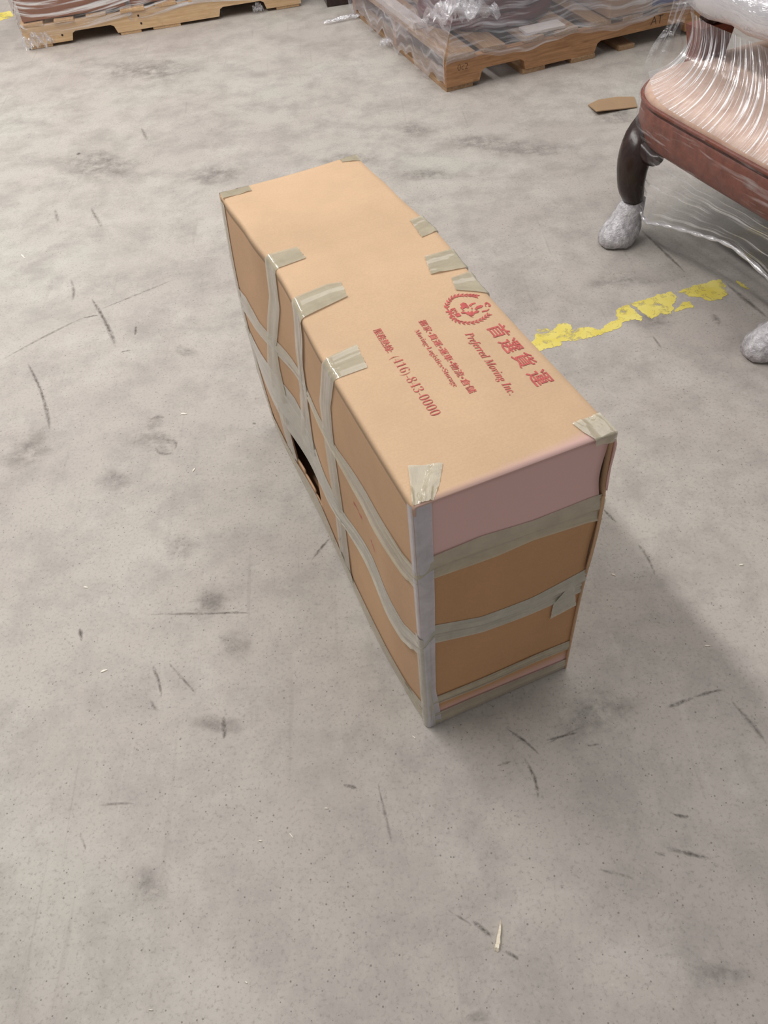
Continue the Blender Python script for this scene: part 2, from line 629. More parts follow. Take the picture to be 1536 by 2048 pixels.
DK, LT, DL, PL = M_SCUFF, M_SCUFF_L, M_DARKLINE, M_PALE
for p0, p1, w, m, bd in [
    ((181, 595), (232, 693), 7, DK, 0.02), ((54, 725), (101, 861), 6, DK, 0.03), ((0, 722), (171, 633), 5, LT, 0.02),
    ((166, 636), (198, 630), 5, DK, 0), ((198, 620), (356, 556), 4, LT, 0), ((140, 557), (145, 604), 6, LT, 0.05),
    ((181, 414), (204, 455), 6, LT, 0), ((110, 418), (116, 445), 6, LT, 0), ((282, 255), (295, 281), 5, LT, 0),
    ((272, 652), (270, 671), 4, DK, 0), ((159, 1255), (164, 1283), 7, DK, 0), ((292, 1229), (500, 1226), 5, LT, 0.0),
    ((420, 1228), (500, 1226), 4, DK, 0.03), ((305, 1331), (324, 1394), 6, DK, 0.03), ((336, 1325), (393, 1388), 5, LT, 0),
    ((447, 1432), (449, 1478), 7, DK, 0), ((1010, 1455), (1080, 1510), 5, DK, 0.03), ((1047, 1515), (1077, 1600), 6, DK, 0.08),
    ((1330, 1696), (1425, 1718), 8, DK, 0), ((1308, 1704), (1332, 1712), 5, LT, 0), ((1345, 1628), (1382, 1632), 6, DK, -0.08),
    ((1090, 1482), (1155, 1465), 5, DK, 0), ((1175, 1492), (1200, 1488), 5, DK, 0), ((1200, 1740), (1265, 1755), 6, LT, 0),
    ((686, 1570), (716, 1576), 6, DK, 0), ((195, 1611), (270, 1607), 5, LT, 0.02), ((565, 1505), (580, 1580), 5, PL, 0),
    ((755, 1565), (785, 1690), 5, LT, 0), ((825, 1510), (840, 1600), 5, PL, 0), ((995, 1532), (1025, 1522), 5, LT, 0),
    ((943, 1842), (984, 1874), 8, DK, 0.02), ((1010, 1903), (1038, 1918), 8, DK, 0), ((895, 1820), (945, 1850), 4, LT, 0),
    ((1206, 1018), (1234, 1046), 5, DK, 0), ((1273, 1085), (1311, 1152), 6, LT, 0.05), ((1330, 1416), (1388, 1395), 8, DK, 0),
    ((1388, 1395), (1445, 1379), 6, DK, 0.02), ((1085, 1492), (1160, 1455), 4, LT, 0), ((622, 1123), (660, 1076), 5, DK, 0.02),
    ((1305, 672), (1324, 698), 6, LT, 0), ((1424, 627), (1440, 650), 12, LT, 0), ((1281, 459), (1372, 546), 6, DL, 0),
    ((1450, 566), (1536, 636), 9, DL, 0), ((240, 705), (262, 700), 4, DK, 0), ((300, 840), (330, 835), 7, LT, 0.2),
    ((330, 880), (350, 900), 6, LT, 0.3), ((310, 895), (348, 905), 6, LT, -0.25), ((505, 846), (512, 848), 4, DK, 0),
    ((1460, 1400), (1536, 1490), 9, LT, 0.02), ((300, 1400), (316, 1424), 5, LT, 0), ((160, 1665), (172, 1700), 5, LT, 0),
    ((450, 400), (468, 392), 5, LT, 0), ((152, 309), (162, 306), 8, DK, 0), ((1100, 1810), (1165, 1835), 4, PL, 0), ((1255, 1898), (1380, 1890), 5, PL, 0.03)]:
    scuff(p0, p1, w, m, bd)


def blotch(cx, cy, rx, ry, mat, name='stain'):
    V = [at(cx, cy) + np.array([0, 0, 0.0003])]
    K = 28
    for i in range(K):
        a = 2 * math.pi * i / K
        r = 1.15 + 0.2 * math.sin(2 * a + cx) + 0.12 * math.sin(5 * a + cy) + rnd.uniform(-0.08, 0.08)
        V.append(at(cx + rx * r * math.cos(a), cy + ry * r * math.sin(a)) + np.array([0, 0, 0.0003]))
    rim = V[1:]
    c = V[0]
    fd = [1.0]
    V = [c]
    for f_, a_ in ((0.3, 0.9), (0.6, 0.55), (0.85, 0.2), (1.1, 0.0)):
        V += [c + (q - c) * f_ for q in rim]
        fd += [a_] * K
    F = [(0, i + 1, (i + 1) % K + 1) for i in range(K)]
    for l_ in range(3):
        F += [(1 + l_ * K + i, 1 + (l_ + 1) * K + i, 1 + (l_ + 1) * K + (i + 1) % K, 1 + l_ * K + (i + 1) % K) for i in range(K)]
    return set_fade(mesh_obj(name, V, F, mat, floor), fd)


for a in [(362, 1096, 34, 22), (419, 1204, 50, 30), (371, 703, 26, 12), (305, 880, 40, 18), (935, 2000, 16, 11), (945, 2036, 28, 16),
          (470, 1290, 40, 26), (305, 848, 22, 12), (330, 893, 22, 14), (1440, 1950, 60, 34), (300, 1770, 40, 30), (1300, 640, 60, 18),
          (430, 350, 60, 22), (200, 330, 110, 30), (300, 140, 130, 20), (700, 320, 60, 18), (830, 260, 40, 18),
          (960, 285, 90, 14), (1060, 300, 110, 14), (850, 350, 60, 14), (1240, 560, 60, 20), (230, 960, 40, 20), (440, 1450, 46, 20), (1190, 1430, 80, 60), (60, 900, 50, 40), (1230, 230, 60, 18)]:
    blotch(*a, M_STAIN)
for a in [(1350, 1580, 46, 44), (1430, 1130, 110, 60), (140, 640, 90, 40), (640, 1560, 120, 60), (1100, 760, 70, 30), (120, 1500, 80, 80),
          (250, 520, 120, 30), (920, 430, 60, 20), (820, 1780, 120, 60), (520, 110, 140, 20)]:
    blotch(*a, M_PALE, 'worn_patch')


# yellow floor line, worn
def zy(pts):
    return [(1040 + x / 3.097, 540 + y / 3.097) for x, y in pts]


def paint_patch(pts, name, jit=2.0):
    P = np.array(pts + [pts[0]], float)
    n = max(24, int(sum(np.linalg.norm(np.diff(P, axis=0), axis=1)) / 3.0))
    R = resample(P, n)[:-1]
    bm = bmesh.new()
    vs = []
    for x, y in R:
        q = at(x + rnd.uniform(-jit, jit), y + rnd.uniform(-jit, jit) * 0.7)
        vs.append(bm.verts.new((q[0], q[1], 0.0008)))
    f = bm.faces.new(vs)
    bmesh.ops.triangulate(bm, faces=[f])
    return bm_obj(name, bm, M_YELLOW)


line = empty('floor_line_marking', at(1250, 630))
for pts in (
    [(40, 470), (90, 430), (110, 370), (160, 362), (205, 375), (235, 335), (280, 325), (318, 345), (320, 372), (420, 352), (500, 372), (545, 330),
     (600, 305), (600, 245), (680, 208), (760, 188), (860, 152), (940, 136), (972, 165), (965, 200), (945, 215), (958, 240), (930, 272),
     (870, 277), (820, 302), (800, 296), (680, 207), (668, 215), (760, 296), (752, 322), (720, 304), (640, 322), (615, 362), (560, 377), (500, 402), (420, 422), (340, 440),
     (250, 442), (255, 470), (150, 492), (60, 520)],
    [(980, 135), (1080, 95), (1150, 83), (1170, 68), (1240, 62), (1272, 100), (1275, 140), (1292, 155), (1225, 187), (1160, 192), (1120, 168), (1060, 168), (1030, 150)],
    [(1015, 198), (1050, 198), (1082, 230), (1030, 237), (990, 250), (960, 262), (965, 240)],
    [(1330, 60), (1370, 80), (1420, 120), (1380, 115)]):
    o = paint_patch(zy(pts), 'paint_patch')
    o.parent = line
    o.matrix_parent_inverse = Matrix.Translation(-Vector(at(1250, 630)))
tag(line, 'worn yellow painted floor line running from the taped carton to the wrapped chair', 'floor line')
o = paint_patch([(-60, 30), (0, 26), (22, 22), (27, 34), (0, 42), (-60, 50)], 'floor_line_marking', 1.0)
tag(o, 'faded yellow floor line bit at the far left beside the pallet', 'floor line')

# ------------------------------------------------------------------ the big taped carton
BW, BL, BH, RR = 0.3257, 1.021, 0.692, 0.007
carton = empty('taped_carton', BOX_O, BOX_ANG)
tag(carton, 'tall narrow kraft cardboard carton patched with packing tape and red lettering on top', 'carton')


def gauss(x, c, w):
    return np.exp(-((x - c) / w) ** 2)


def sst(x, a, b):
    q = np.clip((x - a) / (b - a), 0, 1)
    return q * q * (3 - 2 * q)


def deform(P):
    """sags and bulges of the carton, in its own coordinates"""
    P = np.array(P, float)
    x, y, z = P[..., 0].copy(), P[..., 1].copy(), P[..., 2].copy()
    top = np.clip(z / BH, 0, 1) ** 2
    dx = 0.016 * gauss(y, 0.64, 0.17) * top
    dx = dx + 0.004 * gauss(y, 0.87, 0.06) * top
    left = np.clip(1 - x / BW, 0, 1)
    dx = dx - 0.016 * left * np.sin(np.pi * np.clip(z / BH, 0, 1)) * sst(y, 0.55, 1.0)
    dx = dx - 0.012 * left * gauss(y, 0.25, 0.2) * (1 - np.clip(z / 0.35, 0, 1)) ** 2
    dx = dx - 0.006 * left * np.sin(y * 17) * gauss(z, 0.3, 0.2) * sst(y, 0, 0.2)
    # front-left bottom corner tucked in, back-right top corner lifted a touch
    dx = dx + 0.004 * left * gauss(y, 0, 0.12) * gauss(z, 0, 0.2)
    right = np.clip(x / BW, 0, 1)
    dx = dx + 0.008 * right * gauss(z, 0.47, 0.13) * gauss(y, 0, 0.4)
    dy = 0.014 * sst(y, 0.8, 1.02) * np.sin(np.pi * np.clip(z / BH, 0, 1)) + 0.01 * right * sst(y, 0.9, 1.02) * top
    front = gauss(y, 0, 0.05)
    dy = dy - front * (0.005 * np.sin(np.pi * np.clip(x / BW, 0, 1)) * np.sin(np.pi * np.clip(z / 0.7, 0, 1)))
    dz = 0.004 * np.sin(np.pi * np.clip(x / BW, 0, 1)) * top * np.sin(y * 5)
    return np.stack([x + dx, y + dy, z + dz], -1)


def face_grid(fn, us, vs):
    return deform(np.array([[fn(u, v) for v in vs] for u in us], float))


lsp = np.linspace
ys = lsp(0, BL, 90)
# top sheet: rolls over the left edge and down a little
prof = [(BW + 0.003, BH - 0.012), (BW + 0.003, BH - 0.004), (BW, BH)] + [(x, BH) for x in lsp(BW - 0.01, RR, 22)]
prof += [(RR - RR * math.sin(a), BH - RR + RR * math.cos(a)) for a in lsp(0.25, math.pi / 2, 6)] + [(0, BH - 0.02)]
G = deform(np.array([[(px, y, pz) for y in lsp(-0.004, BL + 0.002, 92)] for px, pz in prof]))
top_panel = sheet('top_panel', G, -0.0035, M_CARD_TOP, carton)
HOLE = (0.605, 0.775, 0.08, 0.205)


def hole(i, j):
    y, z = (i + .5) / 120 * BL, (j + .5) / 70 * (BH - RR)
    c = (y - 0.69) / 0.085
    return HOLE[0] < y < HOLE[1] and 0.078 + 0.012 * c < z < 0.205 - 0.012 * c
G = face_grid(lambda y, z: (0.0006, y, z), lsp(0, BL, 121), lsp(0.001, BH - RR, 71))
left_panel = sheet('side_panel', G, -0.004, M_CARD, carton, skip=hole)
left_panel['label'] = 'side of the carton facing the open floor, with a torn hole'
# inner card seen through the hole
G = face_grid(lambda y, z: (0.03 + 0.35 * (y - 0.55), y, z), lsp(0.55, 0.68, 10), lsp(0.004, 0.4, 8))
sheet('inner_card', G, 0.004, M_CARD, carton)
bm_ = bmesh.new()
add_box(bm_, (0.085, 0.0052, 0.003), (BW - 0.0032, BL - 0.02, BH - 0.012), 0.001)  # dark block added right behind the panels so the slits stay dark
for v_ in bm_.verts:
    v_.co = Vector(deform(np.array([list(v_.co)]))[0])
pf = bm_obj('dark_filling', bm_, M_DARKWOOD, carton)
pf['label'] = 'dark filling added inside the carton to keep its slits dark'
G = face_grid(lambda y, z: (BW + 0.001, y, z), lsp(-0.003, BL, 60), lsp(0.001, BH - 0.003, 40))
right_panel = sheet('side_panel', G, 0.0035, M_CARD, carton)


def front_right(z):
    # right border of the end panel: it stands away from the side panel, leaving a dark slit
    return BW - 0.004 - 0.010 * gauss(z, 0.60, 0.06) - 0.006 * gauss(z, 0.42, 0.06) + 0.002 * gauss(z, 0.5, 0.03)
G = deform(np.array([[(front_right(z) * u + 0.001, 0.003, z) for u in lsp(0, 1, 24)] for z in lsp(0.001, BH - 0.005, 60)]))
G[..., 1] -= 0.0022
end_panel = sheet('end_panel', G, -0.0035, M_CARD_FRONT, carton)
G = face_grid(lambda x, z: (x, BL, z), lsp(0, BW, 16), lsp(0.001, BH - 0.003, 30))
sheet('end_panel', G, -0.0035, M_CARD, carton)
G = deform(np.array([[(x, y, 0.0006) for y in lsp(0, BL, 40)] for x in lsp(0, BW, 12)]))
sheet('bottom_panel', G, 0, M_CARD, carton)
# torn flap of the side panel that laps over the front right edge
G = deform(np.array([[(BW + 0.0035 - 0.012 * u * gauss(z, 0.6, 0.05) * 0.4, -0.004 - 0.004 * u, z - 0.008 * u) for u in lsp(0, 1, 5)] for z in lsp(0.575, BH - 0.014, 14)]))
fl = sheet('torn_flap', G, 0.003, M_CARD_FRONT, carton)
G = deform(np.array([[(BW + 0.001 - 0.006 * u, -0.0035, z) for u in lsp(0, 1, 4)] for z in lsp(0.36, 0.55, 14)]))
sheet('torn_flap', G, 0.003, M_CARD, carton)


# unfolded maps: U over the top-left edge, T around the front-left edge
def mapU(q):
    s, y = q
    r = RR
    if s >= r:
        return (s, y, BH), (0, 0, 1)
    if s <= -r:
        return (0, y, BH + s), (-1, 0, 0)
    a = (r - s) / (2 * r) * math.pi / 2
    return (r - r * math.sin(a), y, BH - r + r * math.cos(a)), (-math.sin(a), 0, math.cos(a))


def mapT(q):
    s, z = q
    r = 0.006
    if s >= r:
        return (s, 0, z), (0, -1, 0)
    if s <= -r:
        return (0, -s, z), (-1, 0, 0)
    a = (r - s) / (2 * r) * math.pi / 2
    return (r - r * math.sin(a), r - r * math.cos(a), z), (-math.sin(a), -math.cos(a), 0)


def mapR(q):   # over the top-right edge: s = distance from the edge on top (>0), down the side (<0)
    s, y = q
    if s >= 0:
        return (BW - s + 0.003, y, BH), (0, 0, 1)
    return (BW + 0.003, y, BH + s), (1, 0, 0)


def mapB(q):   # over the back edge
    x, s = q
    if s >= 0:
        return (x, BL - s, BH), (0, 0, 1)
    return (x, BL + 0.003, BH + s), (0, 1, 0)


def mapF(q):   # over the front edge
    x, s = q
    if s >= 0:
        return (x, s - 0.004, BH), (0, 0, 1)
    return (x, -0.004, BH + s), (0, -1, 0)


def tape(A, B, fn, off=0.0015, amp=0.0012, seed=0, mat=None, na=56, nw=9, name='tape_strip', ragged=True, curl=0.0):
    r = random.Random(seed)
    na, nw = int(na * 1.5), nw + 8
    RA, RB = resample(A, na), resample(B, na)
    ph = [r.uniform(0, 6.28) for _ in range(8)]
    G = np.zeros((na, nw, 3))
    Nn = np.zeros((na, nw, 3))
    for i in range(na):
        u = i / (na - 1)
        for j in range(nw):
            v_ = j / (nw - 1)
            q = RA[i] * (1 - v_) + RB[i] * v_
            if ragged and i in (0, na - 1):
                d = RA[i] - RA[1 if i == 0 else na - 2]
                q = q + d * r.uniform(-0.25, 0.25) * min(1.0, 0.004 / max(1e-6, np.linalg.norm(d)))
            p, n = fn(q)
            rd = lambda x: (1 - abs(math.sin(x))) ** 3
            w = 0.5 * math.sin(2 * math.pi * (1.3 * v_ + 0.3 * u) + ph[0]) + 1.1 * rd(math.pi * (2.3 * v_ + 0.7 * u) + ph[1]) * max(0, math.sin(4 * u + ph[4])) + 0.9 * rd(math.pi * (4.1 * v_ - 1.1 * u) + ph[2]) * max(0, math.sin(6 * u + ph[5])) + 0.5 * rd(math.pi * (1.2 * v_ + 4 * u) + ph[6]) * max(0, math.sin(5 * v_ + ph[7]))
            G[i, j] = p
            Nn[i, j] = np.array(n, float) * (off * 0.5 + 0.0004 + 1.15 * amp * max(-0.35, w) + curl * (1.0 if q[0] < -0.04 else 0.0) * (0.6 + 0.4 * math.sin(9 * u + ph[3])) * max(0.0, (v_ - 0.72) / 0.28) ** 1.5)
    G = deform(G) + Nn
    o = sheet(name, G, 0, mat or M_TAPE, carton)
    # orientation towards the outside
    return o


T = lambda L: [(z - BH if z < 5 else 0, y) for y, z in L]
# strips from the top, over the edge and down the long side (s>0 on top, s<0 below the edge)
V1A = [(0.066, .721), (0, .722), (-.09, .728), (-.165, .764), (-.323, .818), (-.463, .817), (-.649, .85)]
V1B = [(0.065, .673), (0, .665), (-.09, .672), (-.221, .737), (-.286, .742), (-.375, .735), (-.48, .765), (-.614, .77)]
V2A = [(0.097, .560), (0.07, .567), (0, .555), (-.07, .57), (-.164, .59), (-.279, .625), (-.393, .664), (-.47, .672)]
V2B = [(0.095, .508), (0, .487), (-.048, .497), (-.141, .538), (-.21, .542), (-.33, .567), (-.47, .585)]
V3A = [(0.064, .369), (0, .36), (-.144, .43), (-.218, .434), (-.295, .433), (-.433, .436), (-.635, .472), (-.688, .475)]
V3B = [(0.058, .304), (0, .304), (-.101, .358), (-.167, .372), (-.25, .382), (-.357, .385), (-.484, .388), (-.628, .391), (-.688, .38)]
tape(V1A, V1B, mapU, 0.0026, 0.0012, 1)
tape(V2A, V2B, mapU, 0.0028, 0.0020, 2)
tape(V3A, V3B, mapU, 0.0026, 0.0014, 3)


# bands round the long side and the end (s<0 = -y on the side, s>0 = x on the end)
def band(side_up, side_low, end_up, end_low, off, amp, seed, mat=None):
    A = [(-y, z) for y, z in side_up] + end_up
    B = [(-y, z) for y, z in side_low] + end_low
    return tape(A, B, mapT, off, amp, seed, mat, 130, 15, curl=0.0035)


H1U = [(1.02, .46), (.92, .486), (.833, .475), (.6, .50), (.356, .485), (.21, .512), (.052, .526), (0, .548)]
H1L = [(1.02, .40), (.939, .419), (.811, .437), (.708, .445), (.634, .456), (.536, .470), (.437, .460), (.38, .452), (.297, .435), (.198, .443), (.06, .463), (0, .488)]
F1U = [(.028, .565), (.108, .569), (.196, .558), (.300, .556), (.329, .552)]
F1L = [(.026, .508), (.11, .508), (.2, .510), (.300, .494), (.329, .485)]
band(H1U, H1L, F1U, F1L, 0.0018, 0.0020, 11)
H2U = [(1.02, .36), (.995, .352), (.818, .369), (.682, .359), (.592, .318), (.451, .299), (.37, .278), (.229, .292), (.077, .286), (0, .335)]
H2L = [(1.02, .305), (.975, .30), (.943, .265), (.861, .232), (.766, .195), (.602, .175), (.518, .193), (.387, .230), (.277, .228), (.169, .210), (.085, .22), (0, .28)]
F2U = [(.023, .373), (.113, .344), (.214, .338), (.326, .352)]
F2L = [(.022, .318), (.115, .294), (.217, .286), (.326, .284)]
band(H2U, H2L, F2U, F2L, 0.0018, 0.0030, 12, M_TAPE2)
H3U = [(1.02, .078), (.978, .066), (.817, .073), (.636, .08), (.542, .068), (.36, .05), (.2, .05), (.08, .05), (0, .085)]
H3L = [(1.02, .006), (.8, .004), (.5, .006), (.3, .004), (.1, .004), (0, .045)]
F3U = [(.017, .119), (.119, .118), (.231, .121), (.326, .112)]
F3L = [(.015, .085), (.12, .080), (.236, .085), (.326, .078)]
band(H3U, H3L, F3U, F3L, 0.0018, 0.0018, 13)
# bottom strip on the end, turned under
tape([(-.10, .035), (0, .05), (.1, .052), (.2, .048), (.327, .040)], [(-.10, .002), (0, .002), (.1, .002), (.2, .003), (.327, .002)], mapT, 0.0022, 0.0012, 14, None, 60, 7)
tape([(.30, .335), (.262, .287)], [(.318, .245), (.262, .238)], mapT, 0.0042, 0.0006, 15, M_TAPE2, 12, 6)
# vertical strip along the front-left corner, doubled
cz = [BH - 0.004, .566, .45, .342, .147, .03, .002]
tape([(-.012, z) for z in cz], list(zip([.029, .028, .027, .025, .021, .03, .03], cz)), mapT, 0.0034, 0.0010, 16, M_TAPE_COOL, 70, 9)
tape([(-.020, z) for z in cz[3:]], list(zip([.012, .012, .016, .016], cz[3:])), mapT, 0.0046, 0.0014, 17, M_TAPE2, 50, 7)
# front-left top corner patch
tape([(.026, .075), (.012, .035), (.0, .004)], [(.073, .057), (.052, .024), (.031, .0)], lambda q: ((q[0], q[1] - .004, BH), (0, 0, 1)), 0.0022, 0.0022, 18, None, 24, 14)
# patches on the far long edge
for k, (A, B) in enumerate([
    ([(.03, .700), (0, .703), (-.06, .70)], [(.038, .628), (0, .635), (-.06, .63)]),
    ([(.06, .561), (0, .561), (-.06, .56)], [(.071, .499), (0, .489), (-.06, .49)]),
    ([(.041, .472), (0, .475), (-.06, .47)], [(.049, .431), (.02, .412), (0, .396), (-.06, .40)])]):
    tape(A, B, mapR, 0.0022, 0.0014, 21 + k, None, 30, 8)
# front-right, back-left, back-right corners
tape([(.279, .044), (.283, .020), (.290, .0), (.292, -.012)], [(.327, .045), (.328, .02), (.3285, .0), (.3285, -.018)], mapF, 0.0024, 0.0016, 31, None, 26, 10)
tape([(-.001, .030), (0, .006), (0, -.08)], [(.067, .026), (.067, .010), (.067, -.08)], mapB, 0.0024, 0.0016, 32, None, 24, 10)
tape([(.288, .014), (.288, 0), (.288, -.08)], [(.329, .034), (.329, 0), (.329, -.08)], mapB, 0.0024, 0.0014, 33, None, 24, 8)
# strip down the back-left vertical corner
tape([(-.985, z) for z in lsp(BH - .01, .02, 6)], [(-1.021, z) for z in lsp(BH - .01, .02, 6)], mapT, 0.0024, 0.0012, 34, None, 50, 6)


# ---- red printing on the top sheet
def on_top(x, y, h=0.0008):
    return deform(np.array([[x, y, BH]]))[0] + np.array([0, 0, h])


def lettering(text, y0, y1, x0, x1, offset=0.0, name='lettering', slant=0.0):
    """printed words: read along -y, tops towards +x; (y0,x0) first glyph foot, (y1,x1) = last glyph, cap top"""
    cu = bpy.data.curves.new('tmp', 'FONT')
    cu.body = text
    cu.offset = offset
    cu.resolution_u = 3
    ob = bpy.data.objects.new('tmp', cu)
    COL.objects.link(ob)
    dg = bpy.context.evaluated_depsgraph_get()
    me = bpy.data.meshes.new_from_object(ob.evaluated_get(dg))
    V = np.array([v.co[:] for v in me.vertices])
    F = [tuple(p.vertices) for p in me.polygons]
    bpy.data.objects.remove(ob, do_unlink=True)
    bpy.data.meshes.remove(me)
    if not len(V):
        print('EMPTY TEXT', text)
        return None
    mn, mx = V.min(0), V.max(0)
    u = (V[:, 0] - mn[0]) / (mx[0] - mn[0])
    w = (V[:, 1] - mn[1]) / (mx[1] - mn[1])
    X = x0 + (x1 - x0) * w - slant * u
    Y = y0 + (y1 - y0) * u
    P = deform(np.stack([X, Y, np.full_like(X, BH)], -1)) + np.array([0, 0, 0.0008])
    o = mesh_obj(name, P, F, M_RED, top_panel)
    return o


def mathit(s, up=0x1D468, lo=0x1D482):
    return ''.join(chr(up + ord(c) - 65) if 'A' <= c <= 'Z' else chr(lo + ord(c) - 97) if 'a' <= c <= 'z' else c for c in s)


def mathdig(s):
    return ''.join(chr(0x1D7CE + int(c)) if c.isdigit() else c for c in s)


for k, ch in enumerate('首選貨運'):
    yc, xc = [(.290, .2925), (.246, .291), (.203, .292), (.153, .291)][k]
    lettering(ch, yc + .018, yc - .018, xc - .0165, xc + .0165, 0.010)
lettering(mathit('Preferred Moving Inc.'), .308, .137, .2325, .2515, -0.004, slant=0.009)
lettering('搬家•貨運•運車•物流•倉儲', .377, .168, .1815, .1955, 0.006, slant=0.007)
lettering(mathit('Moving', 0x1D400, 0x1D41A) + '•' + mathit('Logistics', 0x1D400, 0x1D41A) + '•' + mathit('Storage', 0x1D400, 0x1D41A), .356, .193, .1625, .1740, -0.008, slant=0.005)
lettering('服務熱線:', .392, .322, .1025, .1175, 0.006, slant=0.002)
lettering(mathdig('(416)-843-0000'), .308, .149, .0955, .1185, -0.022, slant=0.000)


# emblem: laurel wreath, crown and three small beasts, traced on the top plane
def zt(pts):
    out = []
    for x, y in pts:
        q = at(860 + x / 5.486, 560 + y / 5.486, BH)
        l = BM.inverted() @ Vector(q)
        out.append((l.x, l.y))
    return out


EV, EF = [], []


def epoly(pts, mapped=False):
    P = pts if mapped else zt(pts)
    bm = bmesh.new()
    vs = [bm.verts.new((x, y, 0)) for x, y in P]
    f = bm.faces.new(vs)
    res = bmesh.ops.triangulate(bm, faces=[f])
    bm.verts.index_update()
    base = len(EV)
    for v_ in bm.verts:
        EV.append(on_top(v_.co.x, v_.co.y))
    for f_ in bm.faces:
        EF.append([base + v_.index for v_ in f_.verts])
    bm.free()


def eleaf(c, d, ln, wd):
    n = np.array([-d[1], d[0]])
    c = np.array(c)
    epoly([tuple(c), tuple(c + d * ln * .35 + n * wd), tuple(c + d * ln * .75 + n * wd * .7), tuple(c + d * ln), tuple(c + d * ln * .7 - n * wd * .6), tuple(c + d * ln * .3 - n * wd * .8)], True)


for branch in ([(165, 330), (185, 265), (225, 215), (290, 188), (380, 182), (450, 182), (505, 190)],
               [(215, 370), (240, 430), (290, 470), (370, 488), (460, 485), (540, 458), (600, 420), (650, 378)]):
    P = smooth_path([(a, b) for a, b in zt(branch)], 40)
    for i in range(0, 38, 3):
        d = P[i + 1] - P[i]
        d = d / np.linalg.norm(d)
        n = np.array([-d[1], d[0]])
        for sg in (1, -1):
            dd = d * 0.85 + n * sg * 0.55
            dd /= np.linalg.norm(dd)
            eleaf(P[i], dd, 0.0095, 0.0017)
    for i in range(39):
        d = P[i + 1] - P[i]
        n = np.array([-d[1], d[0]]) / np.linalg.norm(d) * 0.0004
        epoly([tuple(P[i] + n), tuple(P[i + 1] + n), tuple(P[i + 1] - n), tuple(P[i] - n)], True)
for pts in ([(145, 305), (160, 300), (235, 400), (230, 440), (205, 438), (215, 395)],
            [(160, 365), (205, 360), (250, 330), (258, 338), (215, 374), (165, 378)],
            [(318, 285), (350, 262), (385, 270), (420, 312), (412, 326), (380, 318), (345, 342), (322, 322), (335, 305)],
            [(415, 292), (445, 268), (488, 258), (490, 270), (455, 282), (440, 304), (425, 302)],
            [(480, 330), (505, 300), (545, 284), (575, 290), (558, 315), (530, 322), (500, 340)],
            [(328, 372), (372, 366), (400, 372), (410, 355), (430, 372), (455, 345), (470, 372), (500, 345), (535, 352), (520, 372), (485, 380), (470, 404), (440, 412), (412, 400), (380, 384), (345, 388)],
            [(590, 262), (612, 250), (640, 262), (662, 282), (652, 304), (628, 296), (640, 282), (618, 268), (602, 282), (612, 304), (598, 300)],
            [(560, 352), (585, 345), (620, 338), (640, 322), (645, 330), (622, 350), (585, 360), (565, 366)],
            [(340, 352), (365, 345), (368, 352), (350, 362)], [(440, 322), (455, 315), (462, 330), (448, 336)],
            [(420, 412), (450, 414), (480, 425), (455, 422)]):
    epoly(pts)
emb = mesh_obj('emblem', EV, EF, M_RED, top_panel)
emb['label'] = 'red printed laurel wreath crest with small beasts'
for ch, (cx, cy) in zip('PMI', ((248, 345), (275, 378), (300, 404))):
    (x_, y_), = zt([(cx, cy)])
    lettering(ch, y_ + .0042, y_ - .0042, x_ - .0045, x_ + .0045, 0.0)
# faint red print on the long side, half hidden by tape
SV, SF = [], []
for (ya, za) in [(.318 - .0045 * i, .375 - .0010 * i) for i in range(9)] + [(.235 - .004 * i, .345 - .0012 * i) for i in range(5)]:
    for k in range(3):
        b0 = len(SV)
        y_, z_ = ya + rnd.uniform(-.001, .001), za + rnd.uniform(-.006, .006)
        w_, h_ = rnd.uniform(.0006, .0022), rnd.uniform(.0008, .004)
        for dy, dz in ((-w_, -h_), (w_, -h_), (w_, h_), (-w_, h_)):
            SV.append(deform(np.array([[0.0, y_ + dy, z_ + dz]]))[0] + np.array([0.0005, 0, 0]))
        SF.append((b0, b0 + 1, b0 + 2, b0 + 3))
mesh_obj('faint_print', SV, SF, M_RED, left_panel)['kind'] = 'stuff'


# ------------------------------------------------------------------ pallets
def stringer_profile(L, z0, z1, notches, nh, rag=0.0, rr=None):
    pts = [(0, z0)]
    for a, b in notches:
        pts += [(a, z0), (a + 0.012, z0 + nh * 0.8), (a + 0.03, z0 + nh), (b - 0.03, z0 + nh), (b - 0.012, z0 + nh * 0.8), (b, z0)]
    pts += [(L, z0), (L, z1), (0, z1)]
    return pts


def pallet(label, loc, rz, L, D, hb, hs, hd, notches, nh, deck, bottom, mx, my, seed):
    r = random.Random(seed)
    root = empty('pallet', loc, rz)
    tag(root, label, 'pallet')
    z0, z1 = hb, hb + hs
    for y in (0.0, D / 2 - 0.02, D - 0.04):
        prism('stringer', stringer_profile(L, z0, z1, notches, nh), 'y', y, y + 0.04, mx, root)
    for (s0, s1) in deck:
        box_part('deck_board', (s0, -0.004 + r.uniform(-.006, .006), z1 + 0.0005), (s1, D + r.uniform(-.01, .01), z1 + hd), my, root, 0.002, 0.002, r)
    for (s0, s1) in bottom:
        box_part('bottom_board', (s0, 0.002 + r.uniform(-.006, .006), 0.0005), (s1, D + r.uniform(-.01, .01), z0 - 0.0005), my, root, 0.002, 0.0015, r)
    return root, z1 + hd


